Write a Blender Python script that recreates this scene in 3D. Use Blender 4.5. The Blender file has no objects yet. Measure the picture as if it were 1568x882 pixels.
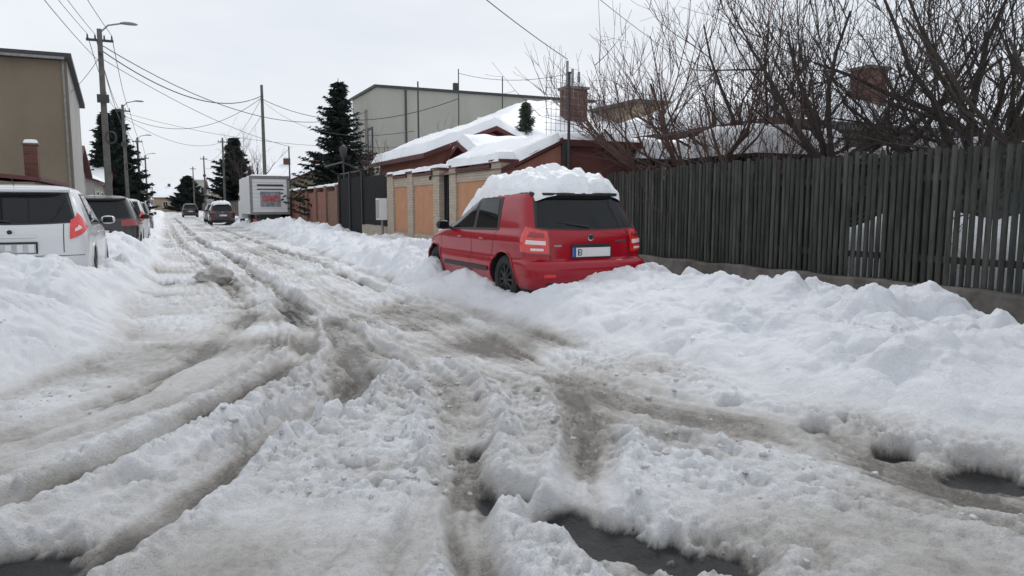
import bpy, math, random
import numpy as np
from mathutils import Vector, Matrix
random.seed(7); rng=np.random.default_rng(7)
scene=bpy.context.scene
scene.view_settings.view_transform='Standard'
scene.view_settings.look='None'
scene.view_settings.exposure=0
COL=scene.collection
# ------------------------------------------------------------------ noise
def _h(xi,yi,s):
    n=(xi*374761393+yi*668265263+s*974634777)&0xffffffff
    n=((n^(n>>13))*1274126177)&0xffffffff
    n=((n^(n>>16))*2246822519)&0xffffffff
    n=n^(n>>15)
    return (n&0xffffff)/float(0xffffff)
def vnoise(x,y,s=0):
    x=np.asarray(x,float);y=np.asarray(y,float)
    xf=np.floor(x);yf=np.floor(y);xi=xf.astype(np.int64);yi=yf.astype(np.int64)
    a=x-xf;b=y-yf;a=a*a*a*(a*(a*6-15)+10);b=b*b*b*(b*(b*6-15)+10)
    return (_h(xi,yi,s)*(1-a)+_h(xi+1,yi,s)*a)*(1-b)+(_h(xi,yi+1,s)*(1-a)+_h(xi+1,yi+1,s)*a)*b
def fbm(x,y,o=4,s=0,g=0.5):
    x=np.asarray(x,float);y=np.asarray(y,float)
    t=0;a=1;n=0
    for i in range(o):
        t=t+a*vnoise(x,y,s+i*17);n+=a;a*=g
        x,y=(x*0.8-y*0.6)*2.03+3.1,(x*0.6+y*0.8)*2.03+7.7
    return t/n*2-1
def cell(x,y,s=0):
    x=np.asarray(x,float);y=np.asarray(y,float)
    xi=np.floor(x).astype(np.int64);yi=np.floor(y).astype(np.int64)
    best=np.full(x.shape,9.0);rid=np.zeros(x.shape)
    for dx in(-1,0,1):
        for dy in(-1,0,1):
            cx=xi+dx;cy=yi+dy
            px=cx+_h(cx,cy,s);py=cy+_h(cx,cy,s+5)
            d=(x-px)**2+(y-py)**2
            r=_h(cx,cy,s+9)
            m=d<best
            best=np.where(m,d,best);rid=np.where(m,r,rid)
    return np.sqrt(best),rid
def dome(x,y,s=0):
    d,r=cell(x,y,s)
    return np.sqrt(np.clip(1-(d/0.75)**2,0,1))*(0.3+0.7*r)
def sst(a,b,x):
    t=np.clip((x-a)/(b-a),0,1);return t*t*(3-2*t)
# ------------------------------------------------------------------ materials
def nt(m):
    m.use_nodes=True;t=m.node_tree;return t,t.nodes['Principled BSDF']
def mat(name,c,rough=0.7,c2=None,scale=4,bump=0.0,bscale=40,metal=0,coat=0,stretch=(1,1,1),detail=6,spec=None):
    m=bpy.data.materials.new(name);t,b=nt(m);N=t.nodes;L=t.links
    b.inputs['Roughness'].default_value=rough;b.inputs['Metallic'].default_value=metal
    if coat: b.inputs['Coat Weight'].default_value=coat;b.inputs['Coat Roughness'].default_value=0.08
    if spec is not None:b.inputs['Specular IOR Level'].default_value=spec
    b.inputs['Base Color'].default_value=(*c,1)
    tc=N.new('ShaderNodeTexCoord');mp=N.new('ShaderNodeMapping');mp.inputs['Scale'].default_value=stretch
    L.new(tc.outputs['Object'],mp.inputs['Vector'])
    if c2:
        no=N.new('ShaderNodeTexNoise');no.inputs['Scale'].default_value=scale;no.inputs['Detail'].default_value=detail;no.inputs['Roughness'].default_value=0.65
        L.new(mp.outputs[0],no.inputs['Vector'])
        r=N.new('ShaderNodeValToRGB');r.color_ramp.elements[0].position=0.35;r.color_ramp.elements[1].position=0.68
        r.color_ramp.elements[0].color=(*c,1);r.color_ramp.elements[1].color=(*c2,1)
        L.new(no.outputs['Fac'],r.inputs['Fac']);L.new(r.outputs['Color'],b.inputs['Base Color'])
    if bump:
        n2=N.new('ShaderNodeTexNoise');n2.inputs['Scale'].default_value=bscale;n2.inputs['Detail'].default_value=5
        L.new(mp.outputs[0],n2.inputs['Vector'])
        bp=N.new('ShaderNodeBump');bp.inputs['Strength'].default_value=1;bp.inputs['Distance'].default_value=bump
        L.new(n2.outputs['Fac'],bp.inputs['Height']);L.new(bp.outputs[0],b.inputs['Normal'])
    return m
def brickmat(name,c1,c2,mort,bw=0.25,bh=0.075):
    m=bpy.data.materials.new(name);t,b=nt(m);N=t.nodes;L=t.links
    b.inputs['Roughness'].default_value=0.85
    tc=N.new('ShaderNodeTexCoord');sp=N.new('ShaderNodeSeparateXYZ');L.new(tc.outputs['Object'],sp.inputs[0])
    ad=N.new('ShaderNodeMath');ad.operation='ADD';L.new(sp.outputs[0],ad.inputs[0]);L.new(sp.outputs[1],ad.inputs[1])
    cb=N.new('ShaderNodeCombineXYZ');L.new(ad.outputs[0],cb.inputs[0]);L.new(sp.outputs[2],cb.inputs[1])
    br=N.new('ShaderNodeTexBrick');br.inputs['Scale'].default_value=1;br.inputs['Brick Width'].default_value=bw;br.inputs['Row Height'].default_value=bh
    br.inputs['Mortar Size'].default_value=0.006;br.inputs['Color1'].default_value=(*c1,1);br.inputs['Color2'].default_value=(*c2,1);br.inputs['Mortar'].default_value=(*mort,1)
    L.new(cb.outputs[0],br.inputs['Vector']);L.new(br.outputs['Color'],b.inputs['Base Color'])
    bp=N.new('ShaderNodeBump');bp.inputs['Distance'].default_value=0.006;bp.invert=True
    L.new(br.outputs['Fac'],bp.inputs['Height']);L.new(bp.outputs[0],b.inputs['Normal'])
    return m
M={}
M['snow']=mat('snow',(0.86,0.875,0.90),0.6,(0.90,0.915,0.935),2.5,0.02,22)
M['slats']=mat('weathered_slats',(0.019,0.023,0.020),0.9,(0.070,0.073,0.063),5,0.006,60,stretch=(3,3,0.35))
M['slats2']=mat('weathered_slats_light',(0.035,0.038,0.033),0.9,(0.105,0.103,0.09),5,0.006,60,stretch=(3,3,0.35))
M['rail']=mat('fence_rail',(0.04,0.038,0.034),0.9,(0.07,0.065,0.055),6)
M['concrete']=mat('old_concrete',(0.09,0.08,0.07),0.9,(0.20,0.18,0.16),3,0.01,30)
M['cream_brick']=brickmat('cream_brick',(0.50,0.43,0.33),(0.42,0.35,0.27),(0.3,0.27,0.23))
M['brown_brick']=brickmat('brown_brick',(0.26,0.13,0.08),(0.2,0.1,0.07),(0.2,0.17,0.15))
M['red_brick']=brickmat('red_brick',(0.15,0.055,0.038),(0.10,0.04,0.03),(0.13,0.1,0.085))
M['orange']=mat('orange_stucco',(0.47,0.23,0.125),0.9,(0.54,0.29,0.17),3,0.01,90)
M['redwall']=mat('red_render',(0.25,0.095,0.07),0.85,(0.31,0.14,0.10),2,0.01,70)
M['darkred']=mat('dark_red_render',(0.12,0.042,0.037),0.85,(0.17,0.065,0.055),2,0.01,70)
M['maroon']=mat('maroon_trim',(0.075,0.018,0.018),0.6,(0.115,0.03,0.027),3)
M['tan']=mat('tan_render',(0.205,0.165,0.12),0.9,(0.25,0.205,0.15),0.6,0.008,60,stretch=(1,1,0.5))
M['palewall']=mat('pale_render',(0.36,0.355,0.31),0.9,(0.43,0.425,0.38),0.35,0.008,50,stretch=(1,1,0.5))
M['greywall']=mat('grey_render',(0.33,0.32,0.31),0.9,(0.42,0.41,0.39),0.7)
M['beige']=mat('beige_render',(0.26,0.205,0.145),0.9,(0.34,0.27,0.195),0.9)
M['black']=mat('black_metal',(0.012,0.012,0.014),0.45,(0.02,0.02,0.022),8)
M['darkgrey']=mat('dark_grey_trim',(0.035,0.035,0.037),0.6,(0.055,0.055,0.055),5)
M['greenshed']=mat('dark_green_boards',(0.014,0.019,0.017),0.8,(0.03,0.037,0.032),5)
M['glass']=mat('window_glass',(0.008,0.010,0.012),0.04,spec=0.32)
M['white']=mat('white_paint',(0.72,0.72,0.72),0.4,(0.78,0.78,0.78),2)
M['galv']=mat('galvanised_metal',(0.2,0.2,0.2),0.5,(0.3,0.3,0.3),6,metal=0.4)
M['polec']=mat('pole_concrete',(0.10,0.097,0.092),0.9,(0.15,0.145,0.135),5)
M['wire']=mat('cable',(0.04,0.04,0.04),0.7,(0.05,0.05,0.05),3)
M['bark_red']=mat('bark_red',(0.085,0.05,0.042),0.9,(0.145,0.095,0.08),8)
M['bark_dark']=mat('bark_dark',(0.035,0.027,0.024),0.9,(0.07,0.054,0.048),8)
M['needles']=mat('needles',(0.010,0.020,0.016),0.9,(0.032,0.05,0.04),1.6)
M['needles2']=mat('needles_light',(0.06,0.085,0.06),0.9,(0.10,0.12,0.09),3)
M['asph']=mat('tyre_rubber',(0.015,0.015,0.015),0.85,(0.03,0.03,0.03),10)
M['rim']=mat('wheel_rim',(0.03,0.03,0.032),0.5,(0.05,0.05,0.05),4,metal=0.3)
M['rim2']=mat('alloy_rim',(0.35,0.35,0.36),0.35,(0.4,0.4,0.4),4,metal=0.7)
M['plastic']=mat('black_plastic',(0.014,0.014,0.015),0.5,(0.024,0.024,0.026),6)
M['lamp_red']=mat('tail_lamp_red',(0.60,0.012,0.012),0.1,(0.8,0.03,0.03),25,coat=1)
M['lamp_dark']=mat('tail_lamp_dark_red',(0.22,0.005,0.006),0.12,(0.3,0.01,0.01),25,coat=1)
M['lamp_white']=mat('tail_lamp_clear',(0.75,0.62,0.60),0.12,(0.8,0.72,0.7),20,coat=1)
M['plate']=mat('number_plate',(0.7,0.7,0.7),0.4,(0.76,0.76,0.76),9)
M['plate_grey']=mat('number_plate_grey',(0.42,0.42,0.44),0.5,(0.55,0.55,0.56),9,detail=0)
M['blue']=mat('plate_blue',(0.02,0.06,0.35),0.4,(0.03,0.07,0.38),5)
M['chrome']=mat('chrome',(0.6,0.6,0.6),0.2,(0.65,0.65,0.65),5,metal=1)
M['decal_red']=mat('decal_red',(0.28,0.05,0.06),0.5,(0.5,0.2,0.2),6)
M['decal_blue']=mat('decal_blue',(0.12,0.13,0.16),0.5,(0.4,0.4,0.42),5)
def paint(name,c,dirt=(0.25,0.22,0.2),coat=0.6,film=0.03):
    m=mat(name,c,0.28,coat=coat);t=m.node_tree;N=t.nodes;L=t.links;b=N['Principled BSDF']
    tc=N.new('ShaderNodeTexCoord');sp=N.new('ShaderNodeSeparateXYZ');L.new(tc.outputs['Object'],sp.inputs[0])
    mr=N.new('ShaderNodeMapRange');mr.inputs[1].default_value=0.50;mr.inputs[2].default_value=0.1;mr.inputs[3].default_value=0.0;mr.inputs[4].default_value=0.45
    L.new(sp.outputs[2],mr.inputs[0])
    no=N.new('ShaderNodeTexNoise');no.inputs['Scale'].default_value=7;no.inputs['Detail'].default_value=8
    L.new(tc.outputs['Object'],no.inputs['Vector'])
    mu=N.new('ShaderNodeMath');mu.operation='MULTIPLY';L.new(mr.outputs[0],mu.inputs[0]);L.new(no.outputs['Fac'],mu.inputs[1])
    ad=N.new('ShaderNodeMath');ad.operation='MULTIPLY_ADD';L.new(no.outputs['Fac'],ad.inputs[0]);ad.inputs[1].default_value=film;L.new(mu.outputs[0],ad.inputs[2])
    mx=N.new('ShaderNodeMixRGB');mx.inputs[1].default_value=(*c,1);mx.inputs[2].default_value=(*dirt,1)
    L.new(ad.outputs[0],mx.inputs[0]);L.new(mx.outputs[0],b.inputs['Base Color'])
    r2=N.new('ShaderNodeMath');r2.operation='MULTIPLY_ADD';L.new(ad.outputs[0],r2.inputs[0]);r2.inputs[1].default_value=0.8;r2.inputs[2].default_value=0.22
    L.new(r2.outputs[0],b.inputs['Roughness'])
    return m
M['p_red']=paint('red_car_paint',(0.34,0.001,0.014),(0.22,0.09,0.08),0.35,0.012)
M['p_red'].node_tree.nodes['Principled BSDF'].inputs['Specular IOR Level'].default_value=0.35
M['p_white']=paint('white_car_paint',(0.66,0.67,0.68))
M['p_black']=paint('black_car_paint',(0.012,0.012,0.014),(0.08,0.075,0.07))
M['p_grey']=paint('grey_car_paint',(0.14,0.15,0.16))
# ------------------------------------------------------------------ object builder
def rawmesh(name,v,f,mats,smooth=False,idx=None,sharp=50):
    me=bpy.data.meshes.new(name);me.from_pydata(v,[],f)
    for m in mats: me.materials.append(m)
    if idx is not None: me.polygons.foreach_set('material_index',idx)
    if smooth:
        me.shade_smooth()
        if sharp: me.set_sharp_from_angle(angle=math.radians(sharp))
    me.update();return me
class Obj:
    def __init__(s,name,loc=(0,0,0)): s.name=name;s.p={};s.loc=Vector(loc);s.extra=[]
    def add(s,part,m,v,f,smooth=False):
        if part not in s.p: s.p[part]=[[],[],m,smooth]
        q=s.p[part];o=len(q[0])
        q[0].extend(tuple(a) for a in v);q[1].extend(tuple(i+o for i in g) for g in f)
    def box(s,part,m,x0,x1,y0,y1,z0,z1):
        v=[(x0,y0,z0),(x1,y0,z0),(x1,y1,z0),(x0,y1,z0),(x0,y0,z1),(x1,y0,z1),(x1,y1,z1),(x0,y1,z1)]
        s.add(part,m,v,[(0,3,2,1),(4,5,6,7),(0,1,5,4),(1,2,6,5),(2,3,7,6),(3,0,4,7)])
    def tube(s,part,m,pts,rad,n=6,smooth=True,cap=True):
        pts=[Vector(p) for p in pts]
        if not hasattr(rad,'__len__'): rad=[rad]*len(pts)
        v=[];f=[]
        for i,p in enumerate(pts):
            d=(pts[min(i+1,len(pts)-1)]-pts[max(i-1,0)])
            if d.length<1e-9:d=Vector((0,0,1))
            d.normalize();a=d.cross(Vector((0.13,0.97,0.21)) if abs(d.y)<0.9 else Vector((1,0,0.1))).normalized();b=d.cross(a)
            for k in range(n):
                t=2*math.pi*k/n;v.append(tuple(p+(a*math.cos(t)+b*math.sin(t))*rad[i]))
        for i in range(len(pts)-1):
            for k in range(n):
                k2=(k+1)%n;f.append((i*n+k,i*n+k2,(i+1)*n+k2,(i+1)*n+k))
        if cap: f.append(tuple(range(n))[::-1]);f.append(tuple((len(pts)-1)*n+k for k in range(n)))
        s.add(part,m,v,f,smooth)
    def snow(s,part,x0,x1,y0,y1,zf,t,step=0.15,rr=0.2,m=None,seed=3,rough=0.35):
        nx=max(4,int((x1-x0)/step)+1);ny=max(4,int((y1-y0)/step)+1)
        X,Y=np.meshgrid(np.linspace(x0,x1,nx),np.linspace(y0,y1,ny),indexing='ij')
        e=np.minimum(np.minimum(X-x0,x1-X),np.minimum(Y-y0,y1-Y))
        e=e+0.35*rr*fbm(X*2.2,Y*2.2,3,seed)*(e>0)
        q=np.clip(e/rr,0,1);pr=np.sqrt(np.clip(1-(1-q)**2,0,1))
        ed=(np.minimum(np.minimum(X-x0,x1-X),np.minimum(Y-y0,y1-Y))<1e-6)
        Z=np.vectorize(zf,otypes=[float])(X,Y)+t*pr*(1+rough*fbm(X*1.5,Y*1.5,4,seed+3))+0.006
        jx=0.07*fbm(X*3,Y*3,3,seed+8)*min(1,rr*4);jy=0.07*fbm(X*3,Y*3,3,seed+11)*min(1,rr*4)
        Z=np.where(ed,np.vectorize(zf,otypes=[float])(X,Y)-0.03,Z)
        V=np.stack([X+jx,Y+jy,Z],-1).reshape(-1,3).tolist()
        F=[(i*ny+j,(i+1)*ny+j,(i+1)*ny+j+1,i*ny+j+1) for i in range(nx-1) for j in range(ny-1)]
        s.add(part,m or M['snow'],V,F,True)
    def finish(s):
        single=len(s.p)+len(s.extra)==1
        if not single:
            e=bpy.data.objects.new(s.name,None);e.location=s.loc;e.empty_display_size=0.2;COL.objects.link(e)
        L=s.loc
        for k,(v,f,m,sm) in s.p.items():
            me=rawmesh(s.name if single else k,[(a[0]-L.x,a[1]-L.y,a[2]-L.z) for a in v],f,[m],sm)
            o=bpy.data.objects.new(s.name if single else k,me);COL.objects.link(o)
            if single: o.location=L
            else: o.parent=e
        for k,me in s.extra:
            o=bpy.data.objects.new(k,me);COL.objects.link(o)
            if single:o.location=L
            else:o.parent=e
        return e if not single else o
# ------------------------------------------------------------------ terrain
TR=[ # points, half width, depth
 ([(0.9,90),(1.0,60),(1.07,31),(1.45,21),(1.5,14),(1.5,11.2),(1.6,8.5),(1.69,6.2),(1.85,5.1),(1.45,3.7),(1.0,2.4),(0.8,1)],0.14,0.062),
 ([(2.7,90),(2.8,60),(2.9,28),(3.12,18),(3.0,12.3),(3.0,9.7),(2.9,7),(2.75,5.1),(2.2,3.6),(1.65,2.7),(1.5,2.1),(1.4,1)],0.14,0.055),
 ([(2.6,9),(2.65,6.5),(2.75,4.6),(2.95,3.8),(3.24,2.86),(3.5,1.85),(3.9,1)],0.28,0.050),
 ([(2.1,7),(2.25,4.9),(2.45,3.4),(2.8,2.5),(3.15,1.5)],0.13,0.03),
 ([(1.45,10),(1.3,7.8),(0.95,6.3),(0.24,5.1),(-0.59,3.9),(-1.6,2.9)],0.13,0.080),
 ([(1.6,8),(1.31,5.5),(0.42,4.2),(-0.19,3.25),(-0.9,2.3)],0.14,0.090),
 ([(0.9,9.5),(0.35,7.4),(-0.12,6.1),(-0.9,4.9),(-2.2,3.9)],0.12,0.045),
 ([(1.9,9),(2.0,6),(1.75,4.4),(1.1,3.1),(0.5,2.2)],0.10,0.03),
 ([(0.3,60),(0.4,30),(0.75,20),(0.9,14),(0.85,10)],0.13,0.04),
 ([(2.0,60),(2.1,30),(2.3,18),(2.2,10),(2.3,7)],0.14,0.03),
 ([(1.2,9),(0.9,7),(0.1,5.5),(-1.2,4.2)],0.08,0.03),
 ([(1.5,7),(0.9,5.0),(0.1,4.0),(-0.6,3.0)],0.08,0.03),
 ([(2.45,6.5),(2.6,4.6),(2.75,3.4),(3.1,2.3),(3.5,1.4)],0.06,0.02),
]
def smoothpoly(p,n=5):
    p=[np.array(a,float) for a in p];out=[]
    for i in range(len(p)-1):
        a=p[max(i-1,0)];b=p[i];c=p[i+1];d=p[min(i+2,len(p)-1)]
        for k in range(n):
            t=k/n;out.append(0.5*((2*b)+(-a+c)*t+(2*a-5*b+4*c-d)*t*t+(-a+3*b-3*c+d)*t**3))
    out.append(p[-1]);return np.array(out)
TRS=[(smoothpoly(p,3),w,d) for p,w,d in TR]
def dist_poly(x,y,P):
    d=np.full(x.shape,1e9)
    for i in range(len(P)-1):
        ax,ay=P[i];bx,by=P[i+1];vx,vy=bx-ax,by-ay
        t=np.clip(((x-ax)*vx+(y-ay)*vy)/(vx*vx+vy*vy),0,1)
        d=np.minimum(d,(x-ax-t*vx)**2+(y-ay-t*vy)**2)
    return np.sqrt(d)
SPOTS=[(-0.60,3.15,0.22,0.22),(-0.92,2.95,0.22,0.22),(1.40,2.98,0.12,0.18),(1.5,2.7,0.15,0.2),(1.66,2.4,0.18,0.2),(1.8,2.1,0.22,0.2),
       (3.76,2.22,0.16,0.25),(3.60,2.65,0.09,0.2),(3.5,3.1,0.07,0.18),(3.38,3.7,0.06,0.15),(-0.05,14.0,0.35,0.14),(-0.2,3.9,0.10,0.08),(1.5,3.65,0.09,0.09)]
def terrain(x,y):
    x=np.asarray(x,float);y=np.asarray(y,float)
    wx=x+0.12*fbm(x*1.6,y*1.6,3,11);wy=y+0.12*fbm(x*1.6+9,y*1.6,3,12)
    wx2=wx+0.035*fbm(x*7,y*7,3,13);wy2=wy+0.035*fbm(x*7+4,y*7,3,14)
    road=0.080+0.026*fbm(x*0.9,y*0.9,3,20)+0.012*fbm(x*3,y*3,3,21)
    crumb=dome(wx2*5.5,wy2*5.5,40)*0.028+dome(wx2*12,wy2*12,41)*0.029+dome(wx2*24,wy2*24,47)*0.019+0.014*fbm(x*24,y*24,3,48,0.7)
    cm=sst(-0.25,0.35,fbm(x*1.1+5,y*1.1,4,22))
    rut=np.zeros(x.shape);inr=np.zeros(x.shape);dm=np.full(x.shape,9.0);sh=np.zeros(x.shape);pack=np.zeros(x.shape)
    for ti,(P,w,dep) in enumerate(TRS):
        d=dist_poly(wx*0.6+x*0.4,wy*0.6+y*0.4,P)
        w2=w*(1+0.35*fbm(x*0.7,y*0.7,2,50))
        core=np.exp(-(d/w2)**4)
        depm=dep*(0.75+0.6*fbm(x*0.9,y*0.9,2,51))
        depm=np.where(y>9,depm*1.35,depm)
        s_=np.exp(-((d-w2*1.6)/0.08)**2)*np.clip(dep/0.07,0.3,1.2)
        rut=np.minimum(rut,-depm*core);sh=np.maximum(sh,s_)
        inr=np.maximum(inr,core*np.clip(dep/0.07,0.4,1));dm=np.minimum(dm,d)
        if ti in(2,6): pack=np.maximum(pack,np.exp(-(d/0.42)**4))
    inr2=np.clip(inr,0,1)
    sh=sh*(1-inr2)*(1-0.6*pack)
    streak=0.011*np.cos(dm*2*math.pi/0.11+3*fbm(x,y,2,61))*np.exp(-dm/0.5)
    cw=(0.36+0.85*cm+0.7*sh)*(1-0.58*inr2)*(1-0.6*pack)
    h=road+rut+sh*0.040*(0.7+0.8*fbm(x*2,y*2,3,52))+streak+crumb*cw-0.016
    for sx,sy,sr,sd in SPOTS:
        q=((x-sx)**2+(y-sy)**2)/(sr*sr)*(1+0.7*fbm(x*6,y*6,3,71))
        h=h-sd*np.exp(-np.clip(q,0,40)**1.5)
    # right bank
    er=np.interp(y,[0,2.15,3.2,4.86,8,11,20,35,80],[4.2,3.93,3.6,3.42,3.38,3.4,3.7,4.0,4.0])+0.16*fbm(y*0.9,y*0.2+x*0.25,3,80)
    Hr=np.interp(y,[0,3,5,6.4,7.1,7.7,12.2,13.2,20,28,32,40,60],[0.38,0.43,0.47,0.52,0.53,0.38,0.42,0.48,0.50,0.46,0.68,0.6,0.45])
    wr=np.interp(y,[0,5,7,8,13,20],[1.25,1.2,1.0,0.6,0.7,0.9])
    r=np.clip((wx-er)/wr,0,1);r=1-(1-r)**1.9
    fence=np.where(y<13.2,1-0.93*sst(5.8,7.8,wx+0.35*fbm(x*0.9,y*0.9,2,81)),1-0.3*sst(5.6,6.6,x))
    big=fbm(x*0.9,y*0.9,3,82)
    bil=np.abs(fbm(wx*1.5,wy*1.5,2,83))*0.36+np.abs(fbm(wx2*3.6,wy2*3.6,3,84))*0.16+np.abs(fbm(x*9,y*9,3,85))*0.03+0.006*fbm(x*24,y*24,3,86)
    dl=dome(wx2*2.3,wy2*2.3,88)*0.11+dome(wx2*5,wy2*5,98)*0.045
    soft=0.45+0.55*sst(-0.2,0.3,fbm(x*0.6,y*0.6,2,87))
    bank=r*(Hr*fence*0.86+0.10*big*(0.3+0.7*fence)+(bil+dl*sst(-0.05,0.3,fbm(x*0.8+7,y*0.8,2,89)))*soft*(0.35+0.65*fence)-0.05)
    yard=sst(8.55,9.2,x)
    bank=np.where(x>8.55,bank*(1-yard)+0.4*yard,bank)
    # left bank
    el=np.interp(y,[0,4.6,5.2,5.73,7.2,10,13.5,20,40,80],[-9,-4,-1.9,-1.1,-0.45,-0.3,-0.12,-0.05,0.0,0.0])+0.12*fbm(y*0.9,y*0.3-x*0.25,3,90)
    Hl=np.interp(y,[4.6,5.5,7,9,10.2,10.8,11.3,15,16,18,20,22,60],[0.05,0.15,0.42,0.68,0.78,0.66,0.46,0.5,0.72,0.8,0.55,0.45,0.45])
    l=np.clip((el-wx)/0.95,0,1);l=1-(1-l)**1.8
    lb=l*(Hl*0.90+0.06*fbm(x*0.9,y*0.9,3,91)+(np.abs(fbm(wx*1.6,wy*1.6,2,92))*0.28+np.abs(fbm(wx2*4,wy2*4,3,93))*0.15+dome(wx2*3,wy2*3,100)*0.08+0.008*fbm(x*20,y*20,3,94)+np.abs(fbm(x*9,y*9,3,95))*0.035)*(0.4+0.6*soft)-0.05)
    m=np.maximum(r,l)
    hroad=h*(1-0.9*sst(0,0.5,m))
    hh=hroad+bank+lb
    bare=sst(0.004,-0.020,hh+0.012*fbm(x*9,y*9,3,99))*(1-sst(0.1,0.4,m))
    hh=np.where((hh<-0.02),-0.02+(hh+0.02)*0.15,hh)
    loc=crumb*(0.35+0.75*cm)
    dirt=(1-sst(0.0,0.5,m))*(0.45+0.38*inr2*np.clip(0.8+fbm(x*1.2,y*1.2,3,97),0,1)+0.42*fbm(x*1.1,y*1.1,4,96)+0.30*sst(0.05,0.0,hh)-5*(loc-0.026)-0.12*sst(0.08,0.15,hh)+0.06*pack)
    dirt=dirt+0.22*np.clip(m*4,0,1)*(1-sst(0.06,0.30,hh))*(1-sst(6.0,7.5,x))  # greys the bank foot: contact shade painted in along with dirt
    return hh,np.clip(dirt,0,1),bare
def lines(segs):
    out=[segs[0][0]]
    for a,b,st0,st1 in segs:
        x=a
        while x<b-1e-6:
            t=(x-a)/(b-a);x=min(b,x+st0+(st1-st0)*t);out.append(x)
    return np.array(out)
xs=lines([(-400,-40,60,40),(-40,-6,5,0.8),(-6,-3,0.6,0.05),(-3,-1.6,0.05,0.02),(-1.6,4.6,0.014,0.014),(4.6,8.6,0.022,0.035),(8.6,14,0.1,1),(14,60,1,8),(60,450,15,60)])
ys=lines([(-30,0,6,0.5),(0,1.6,0.3,0.03),(1.6,5.5,0.012,0.018),(5.5,12,0.02,0.045),(12,30,0.045,0.18),(30,100,0.2,1.5),(100,700,3,50)])
X,Y=np.meshgrid(xs,ys,indexing='ij')
H,DI,BA=terrain(X.ravel(),Y.ravel())
nx,ny=len(xs),len(ys)
me=bpy.data.meshes.new('snow_covered_ground')
V=np.stack([X.ravel(),Y.ravel(),H],-1).astype(np.float32)
I=(np.arange(nx-1)[:,None]*ny+np.arange(ny-1)[None,:]).ravel()
F=np.stack([I,I+ny,I+ny+1,I+1],-1).astype(np.int32)
me.vertices.add(len(V));me.vertices.foreach_set('co',V.ravel())
me.loops.add(F.size);me.loops.foreach_set('vertex_index',F.ravel())
me.polygons.add(len(F));me.polygons.foreach_set('loop_start',np.arange(0,F.size,4,dtype=np.int32))
me.update(calc_edges=True)
me.shade_smooth()
for nme,arr in(('dirt',DI),('bare',BA)):
    a=me.attributes.new(nme,'FLOAT','POINT');a.data.foreach_set('value',arr.astype(np.float32))
def groundmat():
    m=bpy.data.materials.new('slush_and_snow');t,b=nt(m);N=t.nodes;L=t.links
    tc=N.new('ShaderNodeTexCoord')
    def noise(s,d=6,r=0.6):
        n=N.new('ShaderNodeTexNoise');n.inputs['Scale'].default_value=s;n.inputs['Detail'].default_value=d;n.inputs['Roughness'].default_value=r
        L.new(tc.outputs['Object'],n.inputs['Vector']);return n
    def attr(s):
        a=N.new('ShaderNodeAttribute');a.attribute_name=s;return a
    ad=attr('dirt');ab=attr('bare')
    n1=noise(11,8,0.75)
    s=N.new('ShaderNodeMath');s.operation='MULTIPLY_ADD';L.new(n1.outputs['Fac'],s.inputs[0]);s.inputs[1].default_value=0.6;
    s2=N.new('ShaderNodeMath');s2.operation='SUBTRACT';L.new(ad.outputs['Fac'],s2.inputs[0]);s2.inputs[1].default_value=0.30
    L.new(s2.outputs[0],s.inputs[2])
    r=N.new('ShaderNodeValToRGB');cr=r.color_ramp
    cr.elements[0].position=0.0;cr.elements[0].color=(0.86,0.88,0.915,1)
    cr.elements[1].position=1.0;cr.elements[1].color=(0.14,0.125,0.108,1)
    e=cr.elements.new(0.28);e.color=(0.76,0.765,0.775,1)
    e=cr.elements.new(0.56);e.color=(0.56,0.545,0.525,1)
    e=cr.elements.new(0.78);e.color=(0.32,0.30,0.272,1)
    L.new(s.outputs[0],r.inputs['Fac'])
    n3=noise(120,3,0.7)
    asp=N.new('ShaderNodeValToRGB');asp.color_ramp.elements[0].color=(0.008,0.008,0.009,1);asp.color_ramp.elements[1].color=(0.045,0.045,0.045,1)
    L.new(n3.outputs['Fac'],asp.inputs['Fac'])
    mx=N.new('ShaderNodeMixRGB');L.new(ab.outputs['Fac'],mx.inputs[0]);L.new(r.outputs['Color'],mx.inputs[1]);L.new(asp.outputs['Color'],mx.inputs[2])
    L.new(mx.outputs[0],b.inputs['Base Color'])
    mr=N.new('ShaderNodeMapRange');mr.inputs[1].default_value=0.38;mr.inputs[2].default_value=0.9;mr.inputs[3].default_value=0.6;mr.inputs[4].default_value=0.26
    L.new(s.outputs[0],mr.inputs[0])
    rm=N.new('ShaderNodeMath');rm.operation='MAXIMUM';L.new(mr.outputs[0],rm.inputs[0])
    rb=N.new('ShaderNodeMath');rb.operation='MULTIPLY';L.new(ab.outputs['Fac'],rb.inputs[0]);rb.inputs[1].default_value=0.75;L.new(rb.outputs[0],rm.inputs[1])
    L.new(rm.outputs[0],b.inputs['Roughness'])
    nb=noise(45,6,0.7)
    nb2=noise(170,3,0.6)
    b1=N.new('ShaderNodeBump');b1.inputs['Distance'].default_value=0.024;b1.inputs['Strength'].default_value=0.9;L.new(nb.outputs['Fac'],b1.inputs['Height'])
    b2=N.new('ShaderNodeBump');b2.inputs['Distance'].default_value=0.008;b2.inputs['Strength'].default_value=0.9;L.new(nb2.outputs['Fac'],b2.inputs['Height']);L.new(b1.outputs[0],b2.inputs['Normal'])
    L.new(b2.outputs[0],b.inputs['Normal'])
    return m
me.materials.append(groundmat())
g=bpy.data.objects.new('snow_covered_ground',me);COL.objects.link(g)
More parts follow.
